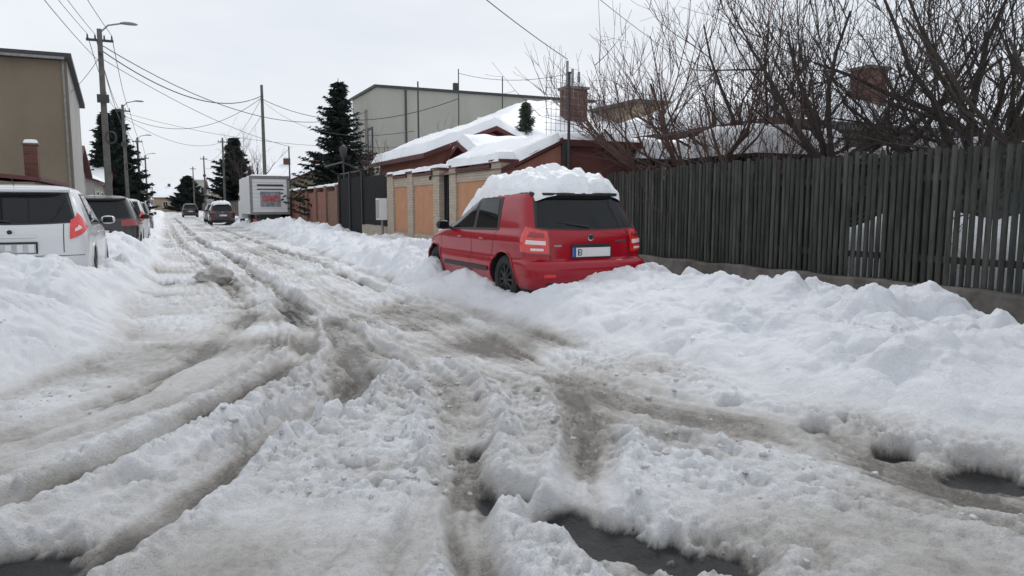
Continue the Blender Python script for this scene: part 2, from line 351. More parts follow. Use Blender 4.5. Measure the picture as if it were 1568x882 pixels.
# clods
import bmesh
bm=bmesh.new();bmesh.ops.create_icosphere(bm,subdivisions=2,radius=1);iv=np.array([v.co[:] for v in bm.verts]);ifc=np.array([[v.index for v in f.verts] for f in bm.faces]);bm.free()
bm=bmesh.new();bmesh.ops.create_icosphere(bm,subdivisions=3,radius=1);iv3=np.array([v.co[:] for v in bm.verts]);ifc3=np.array([[v.index for v in f.verts] for f in bm.faces]);bm.free()
def clods(name,n,xr,yr_,rmin,rmax,m,cond,pw=3,sink=0.0):
    cx=rng.uniform(*xr,n);cy=yr_[0]+(yr_[1]-yr_[0])*rng.uniform(0,1,n)**1.3
    k=cond(cx,cy);cx=cx[k];cy=cy[k]
    ch,_,cb=terrain(cx,cy);k=cb<0.2;cx=cx[k];cy=cy[k];ch=ch[k];n=len(cx)
    r=rmin+(rmax-rmin)*rng.uniform(0,1,n)**pw
    V=[];F=[]
    th=rng.uniform(0,6.28,n)
    for i in range(n):
        s=rng.uniform(0.7,1.3,3)*r[i];u=iv3
        d=1+0.16*np.sin(u[:,0]*3+i)*np.cos(u[:,1]*4+i*2)+0.10*np.sin(u[:,2]*6+i*3+u[:,0]*2)+0.05*np.sin(u[:,1]*11+u[:,2]*9+i)
        v=u*s*d[:,None];c,s_=math.cos(th[i]),math.sin(th[i])
        v=np.stack([v[:,0]*c-v[:,1]*s_+cx[i],v[:,0]*s_+v[:,1]*c+cy[i],v[:,2]*0.75+ch[i]+r[i]*(0.1-sink)],-1)
        V.append(v);F.append(ifc3+i*len(iv3))
    V=np.concatenate(V).tolist();F=np.concatenate(F).tolist()
    o=bpy.data.objects.new(name,rawmesh(name,V,F,[m],True,sharp=0));COL.objects.link(o)
M['clod']=mat('slush_clod',(0.44,0.43,0.415),0.5,(0.64,0.635,0.63),9,0.018,60)
M['clodw']=mat('snow_clod',(0.82,0.84,0.88),0.6,(0.86,0.88,0.91),9,0.018,50)
def cnd(x,y): return (fbm(x*1.1+5,y*1.1,4,22)>-0.02)
clods('slush_clods',900,(-1.8,3.3),(1.7,7),0.006,0.026,M['clod'],cnd,3.0,0.15)
clods('snow_clods',45,(3.9,6.0),(3.2,12),0.012,0.05,M['clodw'],lambda x,y:~((x>3.8)&(x<6.1)&(y>7.7)),2.4,0.35)
o=Obj('ice_lump',(0.74,13.6,0.02))
v=[];
for p in iv3:
    q=Vector(p);f=1+0.18*math.sin(q.x*4+1)*math.cos(q.y*3)+0.08*math.sin(q.z*9+q.x*5)
    v.append((0.74+q.x*0.36*f,13.6+q.y*0.28*f,0.19+q.z*0.18*f))
M['dirty_ice']=mat('dirty_ice',(0.30,0.28,0.26),0.7,(0.58,0.56,0.54),9,0.03,18)
o.add('lump',M['dirty_ice'],v,ifc3.tolist(),True);o.finish()
# ------------------------------------------------------------------ cars
def smoothctl(zc,vc,zs,k=2):
    zf=np.linspace(zc[0],zc[-1],400);v=np.interp(zf,zc,vc)
    ker=np.exp(-np.linspace(-2,2,13)**2);ker/=ker.sum()
    vp=np.concatenate([np.full(6,v[0]),v,np.full(6,v[-1])]);v2=np.convolve(vp,ker,'valid')
    return np.interp(zs,zf,v2)
HATCH=dict(z=[0.18,0.28,0.42,0.55,0.70,0.82,0.93,1.05,1.20,1.33,1.40,1.44,1.47,1.49,1.50],
 W=[0.73,0.79,0.815,0.825,0.822,0.81,0.785,0.745,0.695,0.645,0.61,0.57,0.48,0.28,0.02],
 yr=[0.10,0.03,0.0,0.0,0.045,0.065,0.10,0.17,0.26,0.33,0.35,0.38,0.48,0.9,1.25],
 yf=[3.88,3.97,4.0,3.99,3.93,3.75,3.15,2.86,2.55,2.27,2.12,2.0,1.8,1.55,1.3],
 n=3.6,rr=0.34,rf=0.75,arch=0.365,wheel=0.31,wy=(0.78,3.22))
FAB=dict(HATCH);FAB.update(z=[0.18,0.28,0.40,0.50,0.575,0.60,0.72,0.82,0.90,0.96,1.05,1.20,1.33,1.40,1.44,1.47,1.49,1.50],
 W=[0.75,0.81,0.85,0.862,0.855,0.838,0.838,0.842,0.825,0.79,0.77,0.730,0.690,0.660,0.625,0.54,0.32,0.02],
 yr=[0.07,-0.02,-0.065,-0.065,-0.04,0.045,0.055,0.065,0.075,0.10,0.15,0.23,0.30,0.325,0.345,0.43,0.85,1.25],
 yf=[3.88,3.97,4.0,3.99,3.98,3.97,3.90,3.75,3.42,3.15,2.88,2.56,2.28,2.13,2.02,1.8,1.55,1.3],n=3.9,rr=0.34,rf=0.72)
def build_car(name,x,y,z0,pm,P=HATCH,tail='hatch',roofsnow=False,rim='rim',plate='plate',sc=(1,1,1),rot=0):
    n_=P['n'];cache={}
    def F(z):
        k=round(float(z),4)
        if k not in cache: cache[k]=tuple(float(smoothctl(P['z'],P[q],k)) for q in('W','yr','yf'))
        return cache[k]
    zs=np.concatenate([np.linspace(0.18,1.38,56),np.linspace(1.40,1.50,12)])
    W=smoothctl(P['z'],P['W'],zs);R=smoothctl(P['z'],P['yr'],zs);Fr=smoothctl(P['z'],P['yf'],zs)
    def taper(yy): return 1-0.045*abs((yy-1.9)/2.1)**3
    def loop(W,yr,yf):
        rr=min(P['rr'],(yf-yr)*0.4);rf=min(P['rf'],(yf-yr)*0.4);pts=[]
        for i in range(15):
            t=math.pi/2*i/14;pts.append((W*math.sin(t)**(2/n_),yr+rr-rr*math.cos(t)**(2/n_) if i<14 else yr+rr))
        for i in range(1,26):
            pts.append((W,yr+rr+(yf-rf-yr-rr)*i/26))
        for i in range(15):
            t=math.pi/2*(1-i/14);pts.append((W*math.sin(t)**(2/2.6) if i<14 else 0,yf-rf+rf*(math.cos(t)**(2/2.6) if i>0 else 0)))
        pts=[(a*taper(b),b) for a,b in pts]
        return pts+[(-a,b) for a,b in pts[-2:0:-1]]
    V=[];nl=None
    for a,b,c,z in zip(W,R,Fr,zs):
        lp=loop(a,b,c);nl=len(lp);V+=[(p[0],p[1],float(z)) for p in lp]
    Fc=[]
    for i in range(len(zs)-1):
        for k in range(nl):
            k2=(k+1)%nl;Fc.append((i*nl+k,i*nl+k2,(i+1)*nl+k2,(i+1)*nl+k))
    Fc.append(tuple(range(nl))[::-1]);Fc.append(tuple((len(zs)-1)*nl+k for k in range(nl)))
    bme=rawmesh('tmp',V,Fc,[M[pm],M['plastic']],False)
    bo=bpy.data.objects.new('tmpb',bme);COL.objects.link(bo)
    cv=[];cf=[]
    for wy in P['wy']:
        for sd in(-1,1):
            o_=len(cv);n=40
            for xx in(0.52,1.1):
                for k in range(n):
                    t=2*math.pi*k/n;cv.append((sd*xx,wy+P['arch']*math.cos(t),0.32+P['arch']*math.sin(t)))
            for k in range(n):
                k2=(k+1)%n;q=(o_+k,o_+k2,o_+n+k2,o_+n+k);cf.append(q if sd<0 else q[::-1])
            a=tuple(o_+k for k in range(n));b=tuple(o_+n+k for k in range(n))
            if sd>0: cf.append(a);cf.append(b[::-1])
            else: cf.append(a[::-1]);cf.append(b)
    cme=rawmesh('tmpc',cv,cf,[M['plastic']]);
    bmm=bmesh.new();bmm.from_mesh(cme);bmesh.ops.recalc_face_normals(bmm,faces=bmm.faces);bmm.to_mesh(cme);bmm.free()
    bmm=bmesh.new();bmm.from_mesh(bme);bmesh.ops.recalc_face_normals(bmm,faces=bmm.faces);bmm.to_mesh(bme);bmm.free()
    co=bpy.data.objects.new('tmpc',cme);COL.objects.link(co)
    md=bo.modifiers.new('b','BOOLEAN');md.object=co;md.operation='DIFFERENCE';md.solver='EXACT'
    dg=bpy.context.evaluated_depsgraph_get()
    body=bpy.data.meshes.new_from_object(bo.evaluated_get(dg));body.name='body'
    if len(body.polygons)<500: body=bme.copy()
    bpy.data.objects.remove(bo);bpy.data.objects.remove(co)
    body.materials.clear();body.materials.append(M[pm]);body.materials.append(M['plastic'])
    for p in body.polygons:
        c=p.center;p.material_index=0
        for wy in P['wy']:
            if math.hypot(c.y-wy,c.z-0.32)<P['arch']*1.001 and abs(c.x)>0.3: p.material_index=1
        if c.z<0.24 or (P is FAB and c.z>1.41): p.material_index=1
    body.shade_smooth()
    body.set_sharp_from_angle(angle=math.radians(40))
    o=Obj(name,(0,0,0));o.extra.append(('body',body))
    def rearpt(xx,z,off):
        W,yr,yf=F(z);s=1 if xx>=0 else -1;q=min(0.9999,abs(xx)/W)
        th=math.asin(q**(n_/2));c=math.cos(th)**(2/n_)
        yy=yr+P['rr']-P['rr']*c
        nx_=q**(n_-1)/W;ny_=-(max(c,1e-4)**(n_-1))/P['rr'];l=math.hypot(nx_,ny_)
        return (s*(W*q*taper(yy)+off*nx_/l),yy+off*ny_/l,z)
    def sidept(yy,z,s,off):
        W,yr,yf=F(z);rr,rf=P['rr'],P['rf']
        if yy<yr+rr: t=min(1,(yr+rr-yy)/rr);w=W*(1-t**n_)**(1/n_)
        elif yy>yf-rf: t=min(1,(yy-yf+rf)/rf);w=W*(1-t**2.6)**(1/2.6)
        else: w=W
        return (s*(w*taper(yy)+off),yy,z)
    def grid(part,m,fn,nu,nv):
        v=[fn(i/nu,j/nv) for i in range(nu+1) for j in range(nv+1)]
        f=[(i*(nv+1)+j,(i+1)*(nv+1)+j,(i+1)*(nv+1)+j+1,i*(nv+1)+j+1) for i in range(nu) for j in range(nv)]
        o.add(part,m,v,f,True)
    def rear(part,m,x0b,x1b,x0t,x1t,z0_,z1_,off=0.004,nu=24,nv=8,sag=0):
        def fn(a,b):
            z=z0_-sag*(1-(2*a-1)**2)*(1-b)+(z1_-z0_)*b
            return rearpt((x0b+(x1b-x0b)*a)*(1-b)+(x0t+(x1t-x0t)*a)*b,z,off)
        grid(part,m,fn,nu,nv)
    def side(part,m,y0b,y1b,y0t,y1t,z0b,z1b,z0t,z1t,off=0.004,nu=16,nv=8):
        for s in(-1,1):
            def fn(a,b):
                yy=(y0b+(y1b-y0b)*a)*(1-b)+(y0t+(y1t-y0t)*a)*b
                z=(z0b+(z1b-z0b)*a)*(1-b)+(z0t+(z1t-z0t)*a)*b
                return sidept(yy,z,s,off)
            grid(part,m,fn,nu,nv)
    def wrap(part,m,x0_,y1_,z0a,z0b,z1a,z1b,off=0.008,nu=18,nv=8):
        for s in(-1,1):
            def fn(a,b):
                z=(z0a+(z0b-z0a)*a)*(1-b)+(z1a+(z1b-z1a)*a)*b
                W,yr,yf=F(z);t0=math.asin(min(1,(x0_/W))**(n_/2));c1=min(1,max(0,1-(y1_-yr)/P['rr']));t1=math.acos(min(1,c1)**(n_/2))
                th=t0+(t1-t0)*a;si=math.sin(th)**(2/n_);c=max(0,math.cos(th))**(2/n_);yy=yr+P['rr']*(1-c)
                nx_=si**(n_-1)/W;ny_=-(c**(n_-1))/P['rr'];l=math.hypot(nx_,ny_)
                return (s*(W*si*taper(yy)+off*nx_/l),yy+off*ny_/l,z)
            grid(part,m,fn,nu,nv)
    G=M['glass'];PL=M['plastic'];LR=M['lamp_red'];LW=M['lamp_white']
    wt=F(1.37)[0];wb=F(0.99)[0]
    rear('rear_window',PL,-wb*0.90,wb*0.90,-wt*0.91,wt*0.91,0.985,1.385,0.004,sag=0.025)
    rear('rear_window_glass',G,-wb*0.86,wb*0.86,-wt*0.87,wt*0.87,1.01,1.35,0.008,sag=0.025)
    side('window_surround',PL,0.98,3.0,1.06,2.22,0.945,0.91,1.372,1.362,0.004,24)
    side('rear_door_glass',G,1.04,1.70,1.15,1.72,0.975,0.96,1.345,1.35,0.008)
    side('front_door_glass',G,1.80,2.80,1.82,2.20,0.96,0.94,1.35,1.335,0.008)
    def ws(a,b):
        z=0.96+0.40*b;W,yr,yf=F(z);xx=(a*2-1)*W*0.86;q=abs(xx)/W
        return (xx,yf-P['rf']+P['rf']*(1-q**2.6)**(1/2.6)+0.006,z)
    grid('windscreen',G,ws,20,8)
    v=[];sw=wt*0.93
    for i in range(13):
        a=i/12*2-1;xx=a*sw;yb=rearpt(xx,1.37,0)[1]
        v+= [(xx,yb+0.05,1.435),(xx,yb-0.075*(1-abs(a)**6),1.415),(xx,yb-0.07*(1-abs(a)**6),1.385),(xx,yb+0.04,1.365)]
    f=[(i*4+k,(i+1)*4+k,(i+1)*4+(k+1)%4,i*4+(k+1)%4) for i in range(12) for k in range(4)]+[(0,1,2,3),(51,50,49,48)]
    o.add('rear_spoiler',M[pm] if tail!='hatch' else M['plastic'],v,f,False)
    if tail=='hatch':
        wrap('tail_lamp_rim',M['lamp_dark'],0.565,0.312,0.665,0.69,0.965,1.02,0.006)
        wrap('tail_lamp',LR,0.585,0.302,0.68,0.705,0.95,1.005,0.013)
        wrap('tail_lamp_clear',LW,0.62,0.21,0.785,0.80,0.835,0.85,0.018)
        wrap('tail_lamp_clear',LW,0.65,0.16,0.715,0.72,0.745,0.75,0.018)
        wrap('tail_lamp_core',M['lamp_dark'],0.63,0.21,0.875,0.89,0.925,0.95,0.018)
        rear('plate_light_strip',PL,-0.27,0.27,-0.27,0.27,0.775,0.79,0.022,8,2)
        side('rub_strip',PL,1.2,2.75,1.2,2.75,0.40,0.40,0.46,0.46,0.014)
    elif tail=='tall':
        wrap('tail_lamp',LR,0.63,0.34,0.77,0.92,1.02,1.13,0.012)
        wrap('tail_lamp_clear',LW,0.68,0.20,0.87,0.915,0.91,0.96,0.016)
        rear('bumper_gap',PL,-0.78,0.78,-0.78,0.78,0.56,0.568,0.003,30,1)
        rear('tailgate_bar',M['chrome'],-0.26,0.26,-0.26,0.26,0.80,0.825,0.014,8,2)
    else:
        wrap('tail_lamp',M['lamp_dark'],0.50,0.26,0.80,0.82,0.94,0.97,0.012)
    rear('lower_bumper',PL,-0.62,0.62,-0.66,0.66,0.20,0.33,0.006)
    rear('reflector',LR,-0.70,-0.56,-0.70,-0.56,0.40,0.44,0.006,6,2);rear('reflector',LR,0.56,0.70,0.56,0.70,0.40,0.44,0.006,6,2)
    for xx in(-0.565,0.565): rear('tailgate_seam',PL,xx-0.005,xx+0.005,xx-0.005,xx+0.005,0.605,0.97,0.003,1,10)
    side('door_seam',PL,1.765,1.775,1.765,1.775,0.30,0.30,0.95,0.95,0.002,1,10)
    side('door_seam',PL,2.90,2.91,2.93,2.94,0.30,0.30,0.90,0.90,0.002,1,10)
    side('door_seam',PL,1.12,1.13,1.0,1.01,0.62,0.62,0.95,0.95,0.002,1,10)
    side('sill',PL,1.18,2.82,1.18,2.82,0.19,0.19,0.26,0.26,0.006,8,2)
    for wy in P['wy']:
        for s in(-1,1):
            pts=[]
            for k in range(17):
                t=math.pi*(-0.02+1.04*k/16);yy=wy+P['arch']*math.cos(t);zz=max(0.2,0.32+P['arch']*math.sin(t));pts.append(sidept(yy,zz,s,0.002))
            o.tube('arch_lip',M[pm],pts,0.013,6)
    for s in(-1,1):
        for yy in(1.30,2.05):
            a=sidept(yy,0.82,s,0.02);b=sidept(yy+0.15,0.825,s,0.02);m_=sidept(yy+0.075,0.825,s,0.03)
            o.tube('door_handle',M[pm],[a,m_,b],[0.009,0.014,0.009],6)
        c=sidept(2.62,0.94,s,0.0)
        v=[]
        for p in iv:
            q=[math.copysign(abs(t)**0.75,t) for t in p];v.append((c[0]+s*0.12+q[0]*0.10,c[1]+q[1]*0.05+0.02,c[2]+0.04+q[2]*0.068))
        o.add('mirror',M['plastic'] if tail=='hatch' else M[pm],v,ifc.tolist(),True)
        o.tube('mirror_arm',PL,[c,(c[0]+s*0.08,c[1]+0.02,c[2]+0.01)],0.02,6)
        o.add('mirror_glass',G,[(c[0]+s*0.05,c[1]-0.034,c[2]-0.005),(c[0]+s*0.19,c[1]-0.034,c[2]-0.005),(c[0]+s*0.18,c[1]-0.034,c[2]+0.085),(c[0]+s*0.06,c[1]-0.034,c[2]+0.085)],[(0,1,2,3)])
    pz=0.69 if tail=='hatch' else 0.66;yp=rearpt(0,pz,0)[1]
    o.box('plate_recess',PL,-0.28,0.28,yp-0.012,yp+0.03,pz-0.075,pz+0.085)
    o.box('number_plate',M[plate],-0.26,0.26,yp-0.022,yp-0.013,pz-0.055,pz+0.058)
    if plate=='plate':
        o.box('plate_band',M['blue'],-0.26,-0.222,yp-0.0245,yp-0.0225,pz-0.055,pz+0.058)
        o.box('plate_letter',M['black'],-0.195,-0.180,yp-0.0245,yp-0.0225,pz-0.038,pz+0.04)
        for dz in(-0.038,-0.004,0.03): o.box('plate_letter',M['black'],-0.1795,-0.15,yp-0.0245,yp-0.0225,pz+dz,pz+dz+0.011)
        o.box('plate_letter',M['black'],-0.1495,-0.138,yp-0.0245,yp-0.0225,pz-0.03,pz-0.004);o.box('plate_letter',M['black'],-0.1495,-0.138,yp-0.0245,yp-0.0225,pz+0.008,pz+0.032)
        o.box('plate_patch',M['white'],-0.09,0.235,yp-0.0255,yp-0.0225,pz-0.05,pz+0.053)
    else:
        rr_=random.Random(2)
        for k in range(8):
            if k%2: o.box('plate_patch',M['white'],-0.22+k*0.058,-0.162+k*0.058,yp-0.0245,yp-0.0225,pz-0.05+0.03*rr_.random(),pz+0.05)
    bz=0.87;yb=rearpt(0,bz,0)[1]
    n=20;v=[(0,yb-0.014,bz)]+[(0.043*math.cos(2*math.pi*k/n),yb-0.010,bz+0.043*math.sin(2*math.pi*k/n)) for k in range(n)]+[(0.043*math.cos(2*math.pi*k/n),yb+0.03,bz+0.043*math.sin(2*math.pi*k/n)) for k in range(n)]
    f=[(0,1+(k+1)%n,1+k) for k in range(n)]+[(1+k,1+(k+1)%n,1+n+(k+1)%n,1+n+k) for k in range(n)]
    o.add('badge',M['chrome'],v,f,True)
    o.add('badge_core',M['plastic'],[(0.028*math.cos(2*math.pi*k/n),yb-0.0155,bz+0.028*math.sin(2*math.pi*k/n)) for k in range(n)],[tuple(range(n))])
    if tail=='hatch':
        xx=0.36
        for wd in(0.022,0.022,0.02,0.012,0.022):
            p=rearpt(xx,0.82,0.003);o.box('lettering',M['chrome'],xx,xx+wd,p[1]-0.004,p[1]+0.01,0.81,0.835);xx+=wd+0.013
        p=rearpt(-0.47,0.80,0.003);o.box('lettering',M['chrome'],-0.5,-0.40,p[1]-0.004,p[1]+0.01,0.765,0.785)
    a=rearpt(0,1.0,0.02);b=rearpt(-0.30,1.04,0.02);o.tube('rear_wiper',PL,[a,b],[0.013,0.007],6);o.tube('rear_wiper',PL,[rearpt(-0.10,1.01,0.014),rearpt(-0.42,1.06,0.014)],0.006,5)
    for wy in P['wy']:
        for s in(-1,1):
            R_=P['wheel'];xc=s*0.72;n=32;prof=[(-0.09,R_*0.62),(-0.095,R_*0.9),(-0.07,R_),(0.07,R_),(0.095,R_*0.9),(0.085,R_*0.66),(0.05,R_*0.62)]
            v=[];f=[]
            for k in range(n):
                t=2*math.pi*k/n
                for px_,pr in prof: v.append((xc+s*px_,wy+pr*math.cos(t),0.32+pr*math.sin(t)))
            q=len(prof)
            for k in range(n):
                for j in range(q-1): f.append((k*q+j,((k+1)%n)*q+j,((k+1)%n)*q+j+1,k*q+j+1))
            o.add('tyre',M['asph'],v,f,True)
            for k in range(10):
                t=2*math.pi*k/10
                a=(xc+s*0.07,wy+0.03*math.cos(t),0.32+0.03*math.sin(t));b=(xc+s*0.055,wy+R_*0.63*math.cos(t),0.32+R_*0.63*math.sin(t))
                o.tube('rim_spokes',M[rim],[a,b],[0.022,0.016],6)
            o.tube('rim_hub',M[rim],[(xc+s*0.02,wy,0.32),(xc+s*0.085,wy,0.32)],[0.06,0.05],14)
            pts=[(xc+s*0.05,wy+R_*0.64*math.cos(2*math.pi*k/24),0.32+R_*0.64*math.sin(2*math.pi*k/24)) for k in range(25)]
            o.tube('rim_ring',M[rim],pts,0.014,5,cap=False)
            o.tube('rim_back',M['plastic'],[(xc-s*0.02,wy,0.32),(xc+s*0.0,wy,0.32)],[R_*0.62,R_*0.62],20)
    o.tube('roof_aerial',PL,[(0,0.62,1.45),(0,0.42,1.62)],[0.006,0.003],5)
    if roofsnow:
        T=roofsnow;na,nb=70,110;w_=wt*1.0
        A,B=np.meshgrid(np.linspace(-1,1,na),np.linspace(-1,1,nb),indexing='ij')
        XX=A*np.sqrt(1-0.18*B*B)*w_;YY=1.39+B*np.sqrt(1-0.18*A*A)*1.15;XX=XX*(1-0.08*np.clip(B,0,1))
        e=1-np.maximum(np.abs(A),np.abs(B));n1=fbm(XX*1.9+3,YY*1.9,4,131)
        n2=np.abs(fbm(XX*3.6,YY*3.6,3,132));n3=dome(XX*3.3+n1*.3,YY*3.3,133)
        zb=1.478-0.09*np.abs(A)**3-0.05*np.clip(-B-0.6,0,1)-0.40*np.clip(YY-1.9,0,9)
        pr=np.sqrt(np.clip(1-(1-np.clip(e*4.0,0,1))**2,0,1))
        t=pr*(T*(0.85+0.6*n1)+0.16*n2+0.07*n3*np.clip(e*4,0,1)+0.012*vnoise(XX*17,YY*17,5))
        t=np.where(e<=1e-6,-0.05,t);wv=0.06*fbm(XX*3,YY*3,3,140)
        v=np.stack([XX*(1+wv),YY+wv,zb+t],-1).reshape(-1,3).tolist()
        f=[(i*nb+j,(i+1)*nb+j,(i+1)*nb+j+1,i*nb+j+1) for i in range(na-1) for j in range(nb-1)]
        o.add('roof_snow',M['snow'],v,f,True)
        A,B=np.meshgrid(np.linspace(-1,1,31),np.linspace(0,1,31),indexing='ij')
        YY=2.3+B*1.4;e=np.minimum(np.minimum(1-np.abs(A),B),1-B)
        zb=np.where(YY<2.97,1.37-0.45*np.clip((YY-2.3)/0.67,0,1),0.92-0.15*(YY-2.97))
        t=np.where(e>1e-6,0.12*np.sqrt(np.clip(1-(1-np.clip(e*5,0,1))**2,0,1))*(1+0.7*fbm(A*2,YY*2.3,4,151)),-0.05)
        v=np.stack([A*(0.58+0.08*np.clip(YY-2.3,0,1)),YY,zb+t-0.05*A*A],-1).reshape(-1,3).tolist()
        f=[(i*31+j,(i+1)*31+j,(i+1)*31+j+1,i*31+j+1) for i in range(30) for j in range(30)]
        o.add('bonnet_snow',M['snow'],v,f,True)
    e=o.finish();e.location=(x,y,z0);e.scale=sc;e.rotation_euler=(0,0,rot)
    return e
build_car('red_hatchback_car',4.92,7.98,0.10,'p_red',P=FAB,roofsnow=0.17,sc=(1.07,1.05,1.035),rot=math.radians(1.0))
FI=dict(HATCH);FI['W']=[0.74,0.80,0.822,0.828,0.825,0.815,0.79,0.755,0.71,0.665,0.635,0.60,0.5,0.3,0.02];FI['n']=3.9
FI['yr']=[0.10,0.03,0.0,0.0,0.03,0.05,0.09,0.18,0.30,0.41,0.44,0.46,0.55,0.95,1.25]
build_car('white_hatchback_car',-1.78,11.0,0.20,'p_white',P=FI,tail='tall',rim='rim2',plate='plate_grey',sc=(1.06,0.99,1.0))
build_car('black_estate_car',-1.42,18.6,0.12,'p_black',tail='low',sc=(1.08,1.1,1.03),rim='rim2')
build_car('white_estate_car',-1.35,25.2,0.12,'p_white',tail='tall',sc=(1.05,1.08,1.02))
for (n,x,y,p,sc) in [('grey_parked_car',-1.3,33.5,'p_grey',1.0),
                  ('dark_parked_car',3.6,54,'p_black',1.0),('grey_parked_car',3.7,62,'p_grey',1.0),
                  ('dark_parked_car',2.7,92,'p_black',1.05)]:
    build_car(n,x,y,0.1,p,tail='low',sc=(sc,1.03*sc,sc),roofsnow=0.06 if y==54 else False)
# ------------------------------------------------------------------ picket fence
o=Obj('slat_fence',(8.5,5,0));y=-4.0
while y<13.2:
    w=0.066+random.uniform(-0.008,0.010);top=2.13+random.uniform(-0.035,0.035)+0.03*math.sin(y*0.8)-0.004*(y-5);dx=random.uniform(-0.010,0.010);ln=random.uniform(-0.014,0.014)
    n=7;v=[];f=[]
    for zz,zo in((0.44,0),(1.2,0.5),(top,1)):
        for k in range(n):
            t=math.pi*k/(n-1);v.append((8.5+dx-0.026*math.sin(t),y+w/2-math.cos(t)*w/2+ln*zo,zz+(0.0 if zo<1 else -0.01*abs(math.cos(t)))))
    for r_ in range(2):
        for k in range(n-1): f.append((r_*n+k,r_*n+k+1,(r_+1)*n+k+1,(r_+1)*n+k))
        f.append((r_*n+n-1,r_*n,(r_+1)*n,(r_+1)*n+n-1))
    f.append(tuple(2*n+k for k in range(n)))
    lt=random.random()<0.22
    o.add('slats_light' if lt else 'slats',M['slats2'] if lt else M['slats'],v,f,False);y+=w+random.uniform(0.016,0.034)
for z in(0.75,1.75): o.box('rails',M['rail'],8.515,8.56,-4,13.2,z-0.04,z+0.04)
yy=-4
while yy<13.3: o.box('posts',M['rail'],8.565,8.65,yy,yy+0.09,0.1,1.98);yy+=2.45
o.finish()
o=Obj('concrete_plinth',(8.5,5,0))
v=[];N_=120
for i in range(N_+1):
    y=-4+17.3*i/N_;t=0.44+0.012*math.sin(i*0.7)+random.uniform(-0.006,0.006)
    v+=[(8.36,y,-0.2),(8.35+random.uniform(-.006,.006),y,t-0.03),(8.38,y,t),(8.62,y,t),(8.62,y,-0.2)]
f=[(i*5+k,(i+1)*5+k,(i+1)*5+k+1,i*5+k+1) for i in range(N_) for k in range(4)]
f=[q[::-1] for q in f];o.add('plinth',M['concrete'],v,f);o.finish()
o=Obj('dark_fence_backing',(8.9,5,0))  # dark backing added behind the slats so the gaps read dark
for (a,b) in((-4,4.6),(6.0,6.75),(7.35,13.2)):
    yy=a
    while yy<b: o.box('boards',M['greenshed'],8.72,8.76,yy,min(b,yy+0.3)-0.006,0.2,1.98+random.uniform(-0.1,0.04));yy+=0.3
o.finish()
o=Obj('yard_snow_heap',(9.5,5.5,0));o.snow('heap',8.85,11.5,4.4,8.0,lambda x,y:0.3,0.85,0.1,0.6,rough=0.3);o.finish()
# ------------------------------------------------------------------ cream wall
WX=6.6
o=Obj('cream_brick_wall',(WX,19,0))
def pil(a,b): 
    o.box('pillars',M['cream_brick'],WX-0.06,WX+0.28,a,b,-0.1,2.34);o.box('pillar_caps',M['maroon'],WX-0.11,WX+0.33,a-0.04,b+0.04,2.342,2.40)
for a,b in((22.6,23.3),(20.6,21.1),(18.3,18.8),(17.1,17.56),(14.4,14.9)): pil(a,b)
for a,b in((21.103,22.597),(18.803,20.597),(14.903,17.097)):
    o.box('base_course',M['cream_brick'],WX-0.03,WX+0.22,a,b,-0.1,0.62)
    o.box('panels',M['orange'],WX,WX+0.2,a,b,0.623,1.98)
    o.box('top_course',M['cream_brick'],WX-0.03,WX+0.22,a,b,1.983,2.24)
    o.box('coping',M['maroon'],WX-0.09,WX+0.30,a+0.05,b-0.05,2.243,2.31)
o.box('garden_door',M['black'],WX+0.08,WX+0.13,17.565,18.295,0.1,2.15)
for k in range(6): o.box('garden_door_bars',M['black'],WX+0.05,WX+0.078,17.62+k*0.115,17.65+k*0.115,0.15,2.2)
o.snow('coping_snow',WX-0.12,WX+0.36,14.4,17.6,lambda x,y:2.38,0.2,0.06,0.12)
o.snow('coping_snow',WX-0.10,WX+0.34,18.3,23.3,lambda x,y:2.38,0.1,0.06,0.12,seed=9)
o.finish()
o=Obj('utility_box',(6.4,23.45,0));o.box('cabinet',M['white'],6.28,6.54,23.32,23.75,0.95,1.65);o.box('cabinet_door',M['greywall'],6.265,6.279,23.36,23.71,1.0,1.6);o.tube('conduit',M['galv'],[(6.42,23.5,0.0),(6.42,23.5,0.95)],0.04,8);o.finish()
o=Obj('black_metal_gate',(WX,27,0))
o.box('plinth',M['cream_brick'],WX-0.02,WX+0.2,23.32,26.9,-0.1,0.72)
def bars(a,b,z0,z1):
    yy=a
    while yy<b-0.02: o.box('bars',M['black'],WX+0.05,WX+0.075,yy,yy+0.035,z0,z1);yy+=0.11
    for z in(z0,z1-0.04,(z0+z1)/2): o.box('rails',M['black'],WX+0.077,WX+0.11,a,b,z,z+0.045)
bars(23.35,26.9,0.74,2.45);o.box('sheet',M['black'],WX+0.12,WX+0.13,23.35,26.9,0.74,2.3)
bars(27.0,30.8,0.15,2.5);o.box('sheet',M['black'],WX+0.12,WX+0.13,27.0,30.8,0.15,1.7)
for p in(26.92,28.9,30.85): o.box('posts',M['black'],WX,WX+0.12,p,p+0.12,-0.1,2.75)
o.tube('arch_frame',M['black'],[(WX,26.95,2.7),(WX-0.6,27.2,3.0),(WX-0.6,30.6,3.0),(WX,30.9,2.7)],0.03,6)
o.tube('arch_frame',M['black'],[(WX+0.06,26.95,2.7),(WX+0.06,30.9,2.7)],0.03,6)
o.finish()
o=Obj('brown_brick_wall',(WX,40,0));yy=31.0;kk=0
while yy<56:
    o.box('pillars',M['brown_brick'],WX-0.05,WX+0.3,yy,yy+0.45,-0.1,2.3);o.box('panels_plain' if kk%3 else 'panels',M['redwall'] if kk%3 else M['brown_brick'],WX+0.03,WX+0.2,yy+0.453,yy+2.397,0.6,2.05)
    o.box('base',M['brown_brick'],WX,WX+0.22,yy+0.453,yy+2.397,-0.1,0.597);yy+=2.4;kk+=1
